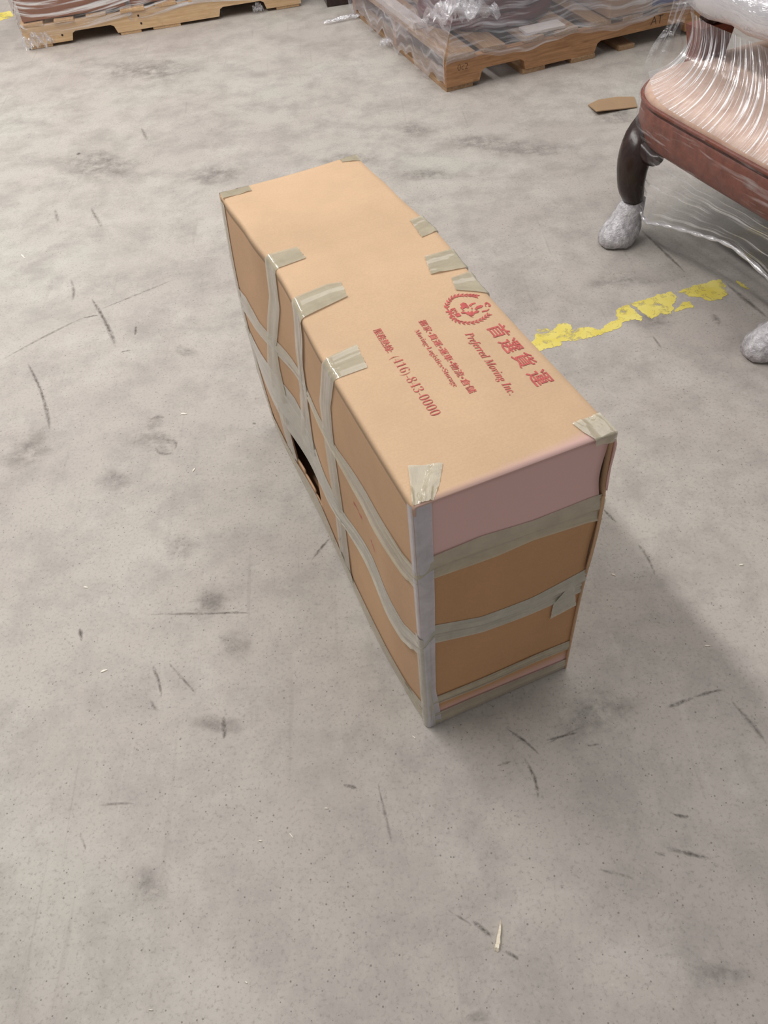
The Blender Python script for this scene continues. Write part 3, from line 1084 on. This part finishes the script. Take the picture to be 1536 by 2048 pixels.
MP_O, MP_A = (0.5084, 3.8552, 0), 0.2869
mid_pal, MZ = pallet('weathered brown wooden pallet under the wrapped dark red furniture base', MP_O, MP_A, 1.52, 1.30, 0.022, 0.112, 0.022,
                     [(0.170, 0.412), (0.785, 1.30)], 0.05,
                     [(0, .14), (.19, .30), (.40, .50), (.56, .68), (.76, .86), (.92, 1.03), (1.12, 1.22), (1.38, 1.52)],
                     [(0.005, .14), (.40, .52), (.66, .79), (.93, 1.02), (1.38, 1.515)], M_OLD_X, M_OLD_Y, 3)
LP_O, LP_A = (-1.7379, 5.0876, 0), 0.1577
left_pal, LZ = pallet('clean pale pine pallet at upper left under the brown wrapped cartons', LP_O, LP_A, 1.60, 1.20, 0.016, 0.095, 0.016,
                      [(0.258, 0.518), (1.11, 1.392)], 0.045,
                      [(0, .13), (.19, .30), (.37, .48), (.56, .70), (.76, .88), (.95, 1.06), (1.14, 1.25), (1.31, 1.41), (1.47, 1.60)],
                      [(0.02, .14), (.53, .65), (.72, .88), (1.45, 1.59)], M_PINE_X, M_PINE_Y, 5)
# handwritten marks on the old stringer
for name, s, z, hgt, txt in (('pencil_mark', 1.085, 0.088, 0.042, 'AT'), ('pencil_mark', 0.055, 0.085, 0.03, '0c2')):
    cu = bpy.data.curves.new('tmp', 'FONT')
    cu.body = txt
    cu.size = hgt * 1.3
    cu.offset = -0.001
    ob = bpy.data.objects.new('tmp', cu)
    COL.objects.link(ob)
    me = bpy.data.meshes.new_from_object(ob.evaluated_get(bpy.context.evaluated_depsgraph_get()))
    bpy.data.objects.remove(ob, do_unlink=True)
    for v_ in me.vertices:
        x, y = v_.co.x, v_.co.y
        v_.co = (s + x, -0.001, z + y)
    me.materials.clear()
    me.materials.append(M_BLACK)
    o = bpy.data.objects.new(name, me)
    COL.objects.link(o)
    o.parent = mid_pal
# nail heads and knots on the pine stringer
for s, z in ((.21, .05), (.655, .085), (.66, .045)):
    V, F = tube([(s, -0.0012, z), (s, 0.002, z)], [0.006, 0.006], 10)
    mesh_obj('knot', V, F, M_DARKWOOD, left_pal)


def local_frame(o, a):
    return Matrix.Translation(Vector(o)) @ Matrix.Rotation(a, 4, 'Z')


# ---- load on the left pallet: taped brown cartons
def carton_thing(name, label, M, lo, hi, mat, cat='carton', group=None, rz=0.0, tape_seam=True):
    root = empty(name)
    c = Vector(((lo[0] + hi[0]) / 2, (lo[1] + hi[1]) / 2, lo[2]))
    root.matrix_world = M @ Matrix.Translation(c) @ Matrix.Rotation(rz, 4, 'Z')
    tag(root, label, cat, group)
    w, d, h_ = hi[0] - lo[0], hi[1] - lo[1], hi[2] - lo[2]
    box_part('body', (-w / 2, -d / 2, 0.001), (w / 2, d / 2, h_), mat, root, 0.006)
    for k in (-1, 1):
        box_part('top_flap', (-w / 2 + .003, k * d / 4 - d / 4 + .002, h_), (w / 2 - .003, k * d / 4 + d / 4 - .002, h_ + .004), mat, root, 0.001)
    if tape_seam:
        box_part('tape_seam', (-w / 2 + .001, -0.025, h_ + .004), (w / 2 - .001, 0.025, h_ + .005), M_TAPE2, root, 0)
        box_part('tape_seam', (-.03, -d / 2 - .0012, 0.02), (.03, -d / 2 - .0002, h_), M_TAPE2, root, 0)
    return root


ML = local_frame(LP_O, LP_A)
MM = local_frame(MP_O, MP_A)
carton_thing('carton', 'brown carton under clear film at the left end of the pine pallet', ML, (0.02, 0.02, LZ + .004), (0.60, 0.60, LZ + .62), M_CARD_DK, group='cartons on the pine pallet', tape_seam=False)
carton_thing('carton', 'brown carton second along the pine pallet, next to the film seam', ML, (0.625, 0.03, LZ + .004), (1.06, 0.60, LZ + .55), M_CARD_DK, group='cartons on the pine pallet', tape_seam=False)
carton_thing('carton', 'violet grey wrapped carton at the right end of the pine pallet', ML, (1.08, 0.03, LZ + .004), (1.57, 0.60, LZ + .58), M_PURPLE, group='cartons on the pine pallet', tape_seam=False)


def film_sheet(name, G, mat, label=None, parent=None, M=None, thick=0.0):
    G = np.array(G, float)
    o = sheet(name, G, thick, mat, parent)
    if M is not None:
        o.matrix_world = M
    if label:
        tag(o, label, 'plastic film')
    return o


def wob(a, b, s):
    return math.sin(a * 3.1 + s) * math.sin(b * 2.3 + 1.7 * s) + 0.5 * math.sin(a * 7.7 + 2 * s + b * 3) + 0.35 * math.sin(b * 13 + a * 4 + s)


# film round the pine pallet load: wraps the left side, the front and the right side
path = smooth_path([(-0.004, 0.62), (-0.006, 0.1), (0.0, 0.006), (0.08, -0.008), (0.6, -0.002), (0.62, 0.004), (1.0, 0.0), (1.5, -0.006), (1.585, 0.006), (1.592, 0.1), (1.592, 0.62)], 110)
G = []
for i, (x, y) in enumerate(path):
    row = []
    for j in range(26):
        z = LZ - 0.05 + 0.02 * math.sin(i * 0.31) + j / 25 * 0.68
        lean = -0.03 * max(0, z - .1) if x < 0.05 else 0
        w = 0.004 * wob(i * 0.25, j * 0.6, 1.0)
        row.append((x + lean * 0.5 + (w if y > 0.05 else 0), y - abs(w) * 1.0 - 0.003, z))
    G.append(row)
film_sheet('stretch_film', G, film_mat('film_on_cartons', 0.07, 0.3, 0.85, uv=(9, 30), lo=0.5, hi=0.64, bump=0.5, mixw=0.35), 'clear stretch film wound round the brown cartons on the pine pallet', None, ML)


def film_scrap(name, label, c, size, seed, mat, M=None, flat=0.35):
    """crumpled end of film lying or hanging: a folded little sheet"""
    r = random.Random(seed)
    K = 16
    G = []
    for i in range(K):
        row = []
        for j in range(K):
            u, v_ = i / (K - 1) - .5, j / (K - 1) - .5
            env = 1 - 0.5 * (abs(u) + abs(v_))
            z = (abs(math.sin(9 * u + 5 * v_ + seed)) + 0.6 * abs(math.sin(14 * v_ - 6 * u + seed * 2))) * flat * size[2] * env
            row.append((c[0] + u * size[0] * (1 + .3 * math.sin(6 * v_ + seed)), c[1] + v_ * size[1] * (1 + .3 * math.sin(5 * u)), c[2] + z))
        G.append(row)
    return film_sheet(name, G, mat, label, None, M)


film_scrap('film_scrap', 'crumpled clear film end hanging from the left corner of the pine pallet', (0.07, -0.03, 0.003), (0.14, 0.10, 0.11), 2, M_FILM, ML, 0.6)
film_scrap('film_scrap', 'small film tuft below the right notch of the pine pallet', (1.34, -0.01, 0.003), (0.05, 0.03, 0.06), 3, M_FILM, ML, 0.7)

# ---- load on the old pallet
# white board strips lying on the deck
o = box_part('white_board', (0.005, 0.40, MZ + 0.001), (0.065, 1.0, MZ + 0.03), M_WHITECARD, None, 0.002)
o.matrix_world = MM
tag(o, 'narrow white board along the left side of the old pallet', 'board')
o = box_part('white_board', (0.40, 0.03, MZ + 0.001), (0.60, 0.12, MZ + 0.014), M_WHITECARD, None, 0.002)
o.matrix_world = MM @ Matrix.Translation((0.02, 0.02, 0)) @ Matrix.Rotation(-0.06, 4, 'Z')
tag(o, 'short white board piece at the front of the old pallet', 'board')
# round mahogany pedestal base
ped = empty('pedestal_base')
ped.matrix_world = MM @ Matrix.Translation((0.42, 0.48, MZ + 0.003))
tag(ped, 'dark red mahogany round pedestal with a grey slab top on the old pallet', 'table base')


def lathe(name, prof, mat, parent, seg=56, oval=1.0):
    V, F = [], []
    for r_, z in prof:
        for k in range(seg):
            a = 2 * math.pi * k / seg
            V.append((r_ * math.cos(a), r_ * math.sin(a) * oval, z))
    for i in range(len(prof) - 1):
        for k in range(seg):
            k2 = (k + 1) % seg
            F.append((i * seg + k, i * seg + k2, (i + 1) * seg + k2, (i + 1) * seg + k))
    F.append(list(reversed(range(seg))))
    F.append([(len(prof) - 1) * seg + k for k in range(seg)])
    return mesh_obj(name, V, F, mat, parent, True)


lathe('plinth', [(0.30, 0.0), (0.33, 0.005), (0.335, 0.03), (0.325, 0.05), (0.30, 0.06)], M_MAHOG, ped)
lathe('drum', [(0.295, 0.06), (0.30, 0.07), (0.295, 0.12), (0.275, 0.20), (0.25, 0.24)], M_MAHOG, ped)
lathe('slab_top', [(0.24, 0.24), (0.36, 0.242), (0.375, 0.255), (0.375, 0.275), (0.36, 0.288), (0.1, 0.29)], M_GREYSLAB, ped)
# carton with blue print
cb = carton_thing('carton', 'kraft carton with a blue printed panel on the right of the old pallet', MM, (0.84, -0.01, MZ + .004), (1.42, 0.5, MZ + .45), cardboard('grey_kraft', (172, 142, 118)))
box_part('blue_panel', (-.06, -.2565, .015), (.11, -.2555, .2), M_BLUE, cb, 0)
box_part('white_mark', (-.02, -.2585, .05), (.05, -.2568, .064), M_WHITECARD, cb, 0)
# dark flat crate behind
cd = carton_thing('carton', 'dark red-brown box behind the pedestal on the old pallet', MM, (0.12, 0.86, MZ + .001), (0.78, 1.22, MZ + .4), M_MAHOG, tape_seam=False)

# stretch film over the old pallet: front sheet and left sheet, draped from the load to the deck edge
G = []
for i in range(90):
    s = -0.012 + i / 89 * 1.55
    row = []
    pl = math.sin(i * 0.9) + 0.6 * math.sin(i * 2.3 + 1)
    for j in range(22):
        v_ = j / 21
        lift = v_ ** 0.8
        y = -0.014 + 0.14 * max(0, v_ - .12) * (1.0 if s < 0.8 else 0.05) + 0.003 * pl * lift
        z = MZ - 0.035 + 0.012 * math.sin(i * .21) + 0.42 * v_ + 0.004 * math.sin(i * .7 + 4 * v_)
        row.append((s + 0.10 * v_ * (1 - i / 89) * 1.2, y, z))
    G.append(row)
film_sheet('stretch_film', G, film_mat('film_front', 0.18, 0.3, 0.55, (5, 4, 34), (.76, .76, .84, 1), uv=(5, 20), lo=0.47, hi=0.7, bump=0.35), 'clear stretch film drawn over the front of the old pallet', None, MM)
G = []
for i in range(70):
    tt = -0.010 + i / 69 * 1.34
    row = []
    for j in range(24):
        v_ = j / 23
        hem = 0.03 + 0.022 * math.sin(i * .35) + 0.014 * math.sin(i * .93 + 1)
        z = hem + (MZ + 0.42 - hem) * v_
        x = -0.012 + (0.0 if z < MZ else 0.28 * (z - MZ)) - 0.006 * abs(math.sin(i * .6 + 5 * v_)) * (1 if z < MZ else .4)
        row.append((x, tt, z))
    G.append(row)
film_sheet('stretch_film', G, film_mat('film_hazy', 0.2, 0.3, 0.45, None or (5, 4, 34), (.72, .72, .80, 1), uv=(3, 16), lo=0.45, hi=0.7, bump=0.35), 'hazy stretch film covering the long left side of the old pallet', None, MM)
film_scrap('film_scrap', 'shiny knot of gathered film on the near corner of the old pallet load', (0.16, 0.20, MZ + .05), (0.26, 0.16, 0.14), 5, M_FILM_THICK, MM, 0.7)
film_scrap('film_scrap', 'bright white gathered film on the front of the red pedestal', (0.36, 0.12, MZ + .20), (0.22, 0.10, 0.2), 8, M_FILM_THICK, MM, 0.7)
film_scrap('film_scrap', 'crumpled hazy film between the pedestal and the blue-printed carton', (0.74, 0.02, MZ + .18), (0.40, 0.12, 0.2), 6, M_FILM_THICK, MM, 0.6)
film_scrap('film_scrap', 'wisp of film trailing off the left side of the old pallet', (-0.08, 1.22, 0.003), (0.20, 0.03, 0.03), 9, M_FILM_THICK, MM, 0.6)
film_scrap('film_scrap', 'small film tuft halfway along the left side of the old pallet', (-0.035, 0.70, 0.003), (0.06, 0.06, 0.05), 10, M_FILM, MM, 0.7)

# ---- dark piece of furniture standing in the gap beyond
q = at(668, 13)
dk = empty('dark_wood_cabinet', (q[0], q[1], 0), 0.12)
tag(dk, 'dark wood cabinet corner standing in the gap behind the two pallets', 'cabinet')
box_part('plinth', (-0.04, 0, 0.0005), (0.5, 0.4, 0.08), M_DARKWOOD, dk, 0.004)
box_part('body', (-0.03, 0.01, 0.08), (0.49, 0.39, 0.7), M_MAHOG, dk, 0.006)
box_part('top', (-0.05, -0.01, 0.7), (0.51, 0.41, 0.73), M_DARKWOOD, dk, 0.004)

# ------------------------------------------------------------------ wrapped armchair
CH_O = at(1240, 482)
CH_A = math.radians(20.0)
chair = empty('wrapped_armchair', CH_O, CH_A)
tag(chair, 'upholstered armchair with cream seat and dark cabriole legs, wrapped in clear film', 'armchair')
# seat outline in chair coordinates, front edge along x=0
SX0, SX1, SY0, SY1 = 0.022, 0.74, -0.90, 0.165


def seat_outline(off=0.0, n=120):
    rc = 0.21
    pts = []
    x0, x1, y0, y1 = SX0 - off, SX1 + off, SY0 - off, SY1 + off
    for cx, cy, a0 in ((x0 + rc, y1 - rc, 90), (x0 + rc, y0 + rc, 180), (x1 - rc, y0 + rc, 270), (x1 - rc, y1 - rc, 0)):
        for k in range(9):
            a = math.radians(a0 + k * 90 / 8)
            pts.append((cx + rc * math.cos(a), cy + rc * math.sin(a)))
    P = resample(pts + [pts[0]], n + 1)[:-1]
    # front gently bowed
    return [(x - 0.008 * math.sin(math.pi * np.clip((y - y0) / (y1 - y0), 0, 1)) * max(0, 1 - (x - x0) / 0.3), y) for x, y in P]


def ring_mesh(name, rings, mat, cap0=True, cap1=True, parent=None, smooth=True):
    n = len(rings[0])
    V = [p for r_ in rings for p in r_]
    F = []
    for i in range(len(rings) - 1):
        for k in range(n):
            k2 = (k + 1) % n
            F.append((i * n + k, i * n + k2, (i + 1) * n + k2, (i + 1) * n + k))
    if cap0:
        F.append(list(reversed(range(n))))
    if cap1:
        F.append([(len(rings) - 1) * n + k for k in range(n)])
    return mesh_obj(name, V, F, mat, parent, smooth)


ZB, ZT = 0.325, 0.445
cx_, cy_ = (SX0 + SX1) / 2, (SY0 + SY1) / 2


def scaled(ol, s, z):
    return [(cx_ + (x - cx_) * s, cy_ + (y - cy_) * s, z) for x, y in ol]


ol0 = seat_outline()
rings = [[(x, y, z) for x, y in seat_outline(o_)] for o_, z in ((-0.012, ZB), (-0.002, ZB + .012), (0.004, ZB + .05), (0.003, ZT - .03), (-0.004, ZT))]
ring_mesh('seat_side', rings, M_LEATHER, True, True, chair)
rings = [scaled(ol0, s, z) for s, z in ((0.985, ZT + .001), (0.998, ZT + .010), (0.985, ZT + .026), (0.94, ZT + .040), (0.8, ZT + .050), (0.5, ZT + .056), (0.2, ZT + .058), (0.02, ZT + .058))]
ring_mesh('seat_cushion', rings, M_CREAM, True, True, chair)
rings = [[(x, y, z) for x, y in seat_outline(o_)] for o_, z in ((-0.03, ZB - .004), (-0.03, ZB + .002))]
ring_mesh('dust_cover', rings, M_DUST, True, True, chair)
pp = [(x, y, ZT + .004) for x, y in seat_outline(0.002)]
V, F = tube(pp + [pp[0]], [0.007] * (len(pp) + 1), 8, False)
mesh_obj('piping', V, F, M_LEATHER, chair, True)
# legs
LEGS = [(0.0, 0.0, -1, 1), (0.0, -0.715, -1, -1), (0.66, 0.08, 1, 1), (0.66, -0.80, 1, -1)]
for k, (lx, ly, sx, sy) in enumerate(LEGS):
    P = smooth_path([(0.105, 0.06 * sy, 0.345), (0.05, 0.035 * sy, 0.322), (0.010, 0.012 * sy, 0.272), (0.012, 0.008 * sy, 0.20), (0.034, 0.012 * sy, 0.145), (0.032, 0.012 * sy, 0.09), (0.012, 0.004 * sy, 0.045), (0.0, 0.0, 0.01)], 22)
    P = [(lx + (p[0] if sx < 0 else -p[0]), ly + p[1], p[2]) for p in P]
    rad = np.interp(lsp(0, 1, 22), [0, .16, .32, .46, .62, .76, .9, 1], [.062, .060, .050, .042, .032, .028, .034, .034])
    V, F = tube(P, rad, 16, True, (0.0, 1.0, 0.0))
    leg = mesh_obj('leg', V, F, M_DARKWOOD, chair, True)
    if sx < 0:
        # carved ear where the leg meets the rail
        E_ = smooth_path([(lx + .03, ly + .03 * sy, .325), (lx + .028, ly - .02 * sy, .312), (lx + .03, ly - .06 * sy, .305), (lx + .035, ly - .09 * sy, .322)], 10)
        V, F = tube(E_, np.interp(lsp(0, 1, 10), [0, .5, .85, 1], [.038, .028, .018, .006]), 12)
        mesh_obj('leg_bracket', V, F, M_DARKWOOD, leg, True)
    # foam boot
    K = 16
    rings = []
    prof = [(0.036, 0.002), (0.056, 0.008), (0.062, 0.032), (0.056, 0.06), (0.046, 0.085), (0.043, 0.105), (0.040, 0.125), (0.034, 0.138)]
    for i, (r_, z) in enumerate(prof):
        c = P[min(21, 21 - int(z / 0.345 * 21))]
        ox = 0.004 - 0.026 * (1 if sx < 0 else -1) * (1 - i / 7)
        rings.append([(c[0] + ox + r_ * math.cos(2 * math.pi * q_ / K) * (1.12 + .12 * math.sin(3 * q_ + i)), c[1] + r_ * math.sin(2 * math.pi * q_ / K) * (1 + .12 * math.sin(2 * q_ + 2 * i)), z) for q_ in range(K)])
    ring_mesh('foam_boot', rings, M_FOAM, True, True, chair)
# arms: posts, rails, and the low upholstered back off to the right
for sy, y0 in ((1, 0.10), (-1, -0.80)):
    prism('arm_post', [(0.27, ZB + .03), (0.40, ZB + .03), (0.385, 0.50), (0.40, 0.585), (0.26, 0.585), (0.29, 0.50)], 'y', y0 + .0, y0 + .07, M_LEATHER, chair)
    P = smooth_path([(0.31, y0 + .035, 0.595), (0.40, y0 + .035, 0.605), (0.60, y0 + .035, 0.60), (0.72, y0 + .035, 0.59)], 14)
    V, F = tube(P, [(.035, .022)] * 14, 12)
    mesh_obj('arm_rail', V, F, M_DARKWOOD, chair, True)
G = []
for i in range(30):
    y = -0.86 + i / 29 * 1.0
    row = []
    for j in range(16):
        v_ = j / 15
        z = 0.42 + v_ * (0.50 + 0.10 * math.sin(math.pi * i / 29))
        row.append((0.68 + 0.14 * v_, y, z))
    G.append(row)
sheet('backrest', np.array(G), -0.08, M_CREAM, chair)


# padded bundle lying across the arms, wound in many layers of film (thing of its own)
bundle = empty('wrapped_cushion', CH_O, CH_A)
tag(bundle, 'thick white cushion wound in layered film, lying across the arms of the chair', 'cushion')
YC = lambda y: 0.0
rings = []
prf = []
for a in range(20):
    an = 2 * math.pi * a / 20
    ca, sa = math.cos(an), math.sin(an)
    prf.append((0.43 + 0.235 * math.copysign(abs(ca) ** 0.45, ca), 0.695 + 0.062 * math.copysign(abs(sa) ** 0.6, sa)))
for i, (y, s) in enumerate([(0.135, 0.55), (0.128, 0.8), (0.11, 0.95)] + [(y, 1.0) for y in lsp(0.06, -0.80, 22)] + [(-0.85, .95), (-0.868, .8), (-0.875, .55)]):
    rings.append([(0.43 + (x - .43) * (s if abs(s) < 1 else 1 + .012 * math.sin(i * 1.1 + x * 20)), y, 0.695 + (z - .695) * s) for x, z in prf])
ring_mesh('cushion_core', rings, simple('white_padding', (214, 210, 212), 0.7, 0.04, 8), True, True, bundle)
rings = [[(0.43 + (x - .43) * (1.035 + .02 * math.sin(i * 1.9 + k)), y, 0.695 + (z - .695) * (1.10 + .05 * math.sin(i * 1.3 + k * .8))) for k, (x, y, z) in enumerate(r_)] for i, r_ in enumerate(rings)]
ring_mesh('film_layers', rings, M_FILM_THICK, False, False, bundle)

# film fanned from the bundle down over the seat, with tight pleats
fan = empty('seat_film', CH_O, CH_A)
tag(fan, 'clear stretch film fanned in tight pleats from the white cushion over the chair seat', 'plastic film')
nI, nJ = 260, 24
topc = resample([(0.225, 0.12, 0.68), (0.195, 0.09, 0.650), (0.185, 0.0, 0.642), (0.185, -0.20, 0.642), (0.185, -0.45, 0.642)], nI)
botc = smooth_path([(0.25, 0.07, 0.506), (0.19, -0.06, 0.508), (0.17, -0.25, 0.508), (0.16, -0.5, 0.508), (0.16, -0.8, 0.506)], nI)
rimc = smooth_path([(0.10, 0.12, 0.492), (0.008, -0.06, 0.482), (-0.004, -0.30, 0.480), (-0.006, -0.55, 0.480), (0.03, -0.86, 0.480)], nI)
rp = random.Random(9)
amps = [rp.choice([0, 0, .4, 1.0, 1.6]) for _ in range(nI)]
G = np.zeros((nI, nJ, 3))
for i in range(nI):
    for j in range(nJ):
        v_ = j / (nJ - 1)
        w_ = v_ ** 1.2
        ctl = botc[i] + np.array([0.0, 0.0, 0.004])
        p_ = topc[i] * (1 - w_) ** 2 + 2 * ctl * w_ * (1 - w_) + rimc[i] * w_ * w_
        pl = 0.0045 * amps[i] * (1 - w_) ** 1.5 * min(1, 5 * w_) + 0.0005 * amps[i]
        p_ = p_ + np.array([-0.7, 0, 0.7]) * pl
        G[i, j] = p_
sheet('pleated_sheet', G, 0, M_FILM_FAN, fan)
# gathered twist at the far end of the cushion, spreading to the seat corner
G = np.zeros((40, 20, 3))
for i in range(40):
    v_ = i / 39
    for j in range(20):
        u = j / 19 - .5
        wdt = np.interp(v_, [0, .25, .5, .62, 1], [.10, .07, .05, .06, .30])
        cx = np.interp(v_, [0, .5, .62, 1], [.22, .20, .19, .14])
        cy = np.interp(v_, [0, .5, .62, 1], [.145, .150, .150, .108])
        z = np.interp(v_, [0, .5, .62, 1], [.73, .60, .575, .474])
        k_ = max(0.0, (v_ - .62) / .38)
        G[i, j] = (cx + u * (wdt * .8 * (1 - k_) + .24 * k_), cy + u * (-wdt * .25 * (1 - k_) + .155 * k_) + .010 * math.sin(17 * u + 6 * v_) * (1 - k_), z + .006 * math.sin(11 * u + 9 * v_) * (1 - k_))
        continue
        G[i, j] = (cx + u * wdt * .8, cy - u * wdt * 0.25 + .012 * math.sin(17 * u + 6 * v_), z + .006 * math.sin(11 * u + 9 * v_))
sheet('gathered_twist', G, 0, M_FILM, fan)
# film round the seat side
ring = [p for p in seat_outline(0.009, 200)]
G = []
for i, (x, y) in enumerate(ring + [ring[0]]):
    row = []
    for j in range(12):
        v_ = j / 11
        w = 0.003 * wob(i * .13, v_ * 5, 2)
        nx = -1 if x < 0.1 else 0
        row.append((x + w * nx, y + (w if y > .1 else 0), 0.30 + 0.165 * v_))
    G.append(row)
sheet('side_wrap', np.array(G), 0, film_mat('film_seat_side', 0.02, 0.22, 0.3, uv=(14, 7), lo=0.56, hi=0.7, bump=0.4), fan)
# skirt of film stretched between the front legs below the seat
topk = smooth_path([(0.04, 0.05, 0.315), (0.02, -0.02, 0.318), (0.008, -0.2, 0.318), (0.008, -0.4, 0.318), (0.02, -0.66, 0.318), (0.04, -0.78, 0.315)], 120)
botk = smooth_path([(0.05, 0.02, 0.15), (0.04, -0.03, 0.115), (0.03, -0.08, 0.10), (0.03, -0.17, 0.13), (0.03, -0.32, 0.17), (0.03, -0.45, 0.197), (0.03, -0.6, 0.18), (0.05, -0.72, 0.14)], 120)
G = np.zeros((120, 16, 3))
for i in range(120):
    for j in range(16):
        v_ = j / 15
        p_ = topk[i] * (1 - v_) + botk[i] * v_
        ridge = 0.004 * math.sin(40 * v_ - i * .09) * v_ + 0.003 * math.sin(i * .5 + 4 * v_)
        G[i, j] = p_ + np.array([ridge, 0, 0])
sheet('skirt', G, 0, film_mat('film_skirt', 0.05, 0.3, 0.6, uv=(2.2, 14), lo=0.52, hi=0.66, bump=0.35), fan)

V, F = tube(botk, [0.004 + 0.003 * abs(math.sin(i * .4)) for i in range(120)], 8)
mesh_obj('gathered_hem', V, F, M_FILM_THICK, fan, True)
# ------------------------------------------------------------------ small things on the floor
# torn piece of cardboard
pts = [(1176, 212), (1196, 202), (1235, 196), (1268, 196), (1274, 216), (1240, 222), (1206, 229), (1192, 231)]
V = []
for k, (x, y) in enumerate(pts):
    q = at(x, y)
    V.append((q[0], q[1], 0.002 + (0.012 if k in (6, 7) else 0.004 if k in (5,) else 0)))
n = len(V)
c = np.mean(np.array(V), axis=0)
VV = V + [(x, y, z + .004) for x, y, z in V]
F = [tuple(reversed(range(n))), tuple(range(n, 2 * n))] + [(i, (i + 1) % n, (i + 1) % n + n, i + n) for i in range(n)]
o = mesh_obj('cardboard_scrap', VV, F, M_SCRAP)
tag(o, 'flat torn scrap of brown cardboard lying between the old pallet and the chair', 'cardboard')


def splinter(name, px, label, mat, h=0.004, group=None):
    """px: outline in the floor plane"""
    V = [at(x, y) for x, y in px]
    n = len(V)
    c = np.mean(V, axis=0)
    VV = [(q[0], q[1], 0.0008) for q in V] + [tuple((np.array([q[0], q[1]]) * .75 + c[:2] * .25)) + (h,) for q in V]
    F = [tuple(reversed(range(n))), tuple(range(n, 2 * n))] + [(i, (i + 1) % n, (i + 1) % n + n, i + n) for i in range(n)]
    o = mesh_obj(name, VV, F, mat)
    tag(o, label, 'wood splinter' if 'splinter' in name else 'debris', group)
    return o


def zs(p):
    return [(860 + x / 6.4, 1780 + y / 6.4) for x, y in p]


splinter('wood_splinter', zs([(905, 382), (918, 420), (914, 520), (903, 600), (905, 700), (888, 730), (886, 790), (862, 796), (850, 778), (822, 782), (828, 748), (815, 742), (838, 700), (850, 610), (872, 530), (885, 450)]),
         'long pale pointed wood splinter lying on the near floor', M_SPLINTER, 0.006)
for (x, y, l, a, w, lab) in [
    (583, 1672, 12, 0.9, 3, 'tiny pale chip on the near floor left of the wood splinter'),
    (521, 1682, 7, 0.2, 4, 'tiny tan crumb just left of the pale chip on the near floor'),
    (653, 1617, 8, 0.1, 3, 'tiny white chip on the floor nearer the carton than the pale one'),
    (828, 1475, 9, 0.7, 3, 'tiny white chip beside the front left foot of the carton'),
    (368, 828, 12, 0.0, 4, 'tiny white sliver on the open floor level with the middle of the carton'),
    (388, 940, 9, -0.9, 4, 'small curled white shaving left of the torn hole in the carton'),
    (208, 1342, 14, -0.35, 5, 'small pale wood shaving on the open floor at lower left'),
    (172, 1175, 9, 0.1, 4, 'tiny pale shaving above the lower left wood shaving'),
    (46, 513, 10, 0.8, 4, 'tiny white curl near the left end of the far floor'),
    (302, 2020, 10, 0.05, 3, 'tiny pale chip nearest the bottom edge of the floor'),
    (493, 1965, 6, 0.6, 4, 'tiny white speck of debris low on the near floor'),
    (1483, 1130, 9, -0.1, 3, 'tiny white chip on the floor right of the carton shadow'),
    (1415, 1292, 12, 0.05, 3, 'tiny white sliver at the edge of the carton shadow'),
    (1227, 1150, 9, 0.4, 4, 'tiny tan crumb inside the carton shadow by its right side')]:
    ca, sa = math.cos(a), math.sin(a)
    out = [(-.5, -.3), (0, -.5), (.5, -.15), (.5, .2), (0, .35), (-.5, .3)]
    splinter('wood_chip', [(x + l * u * ca - w * v_ * sa, y + l * u * sa + w * v_ * ca) for u, v_ in out], lab, M_CHIP, 0.002, 'tiny chips on the floor')
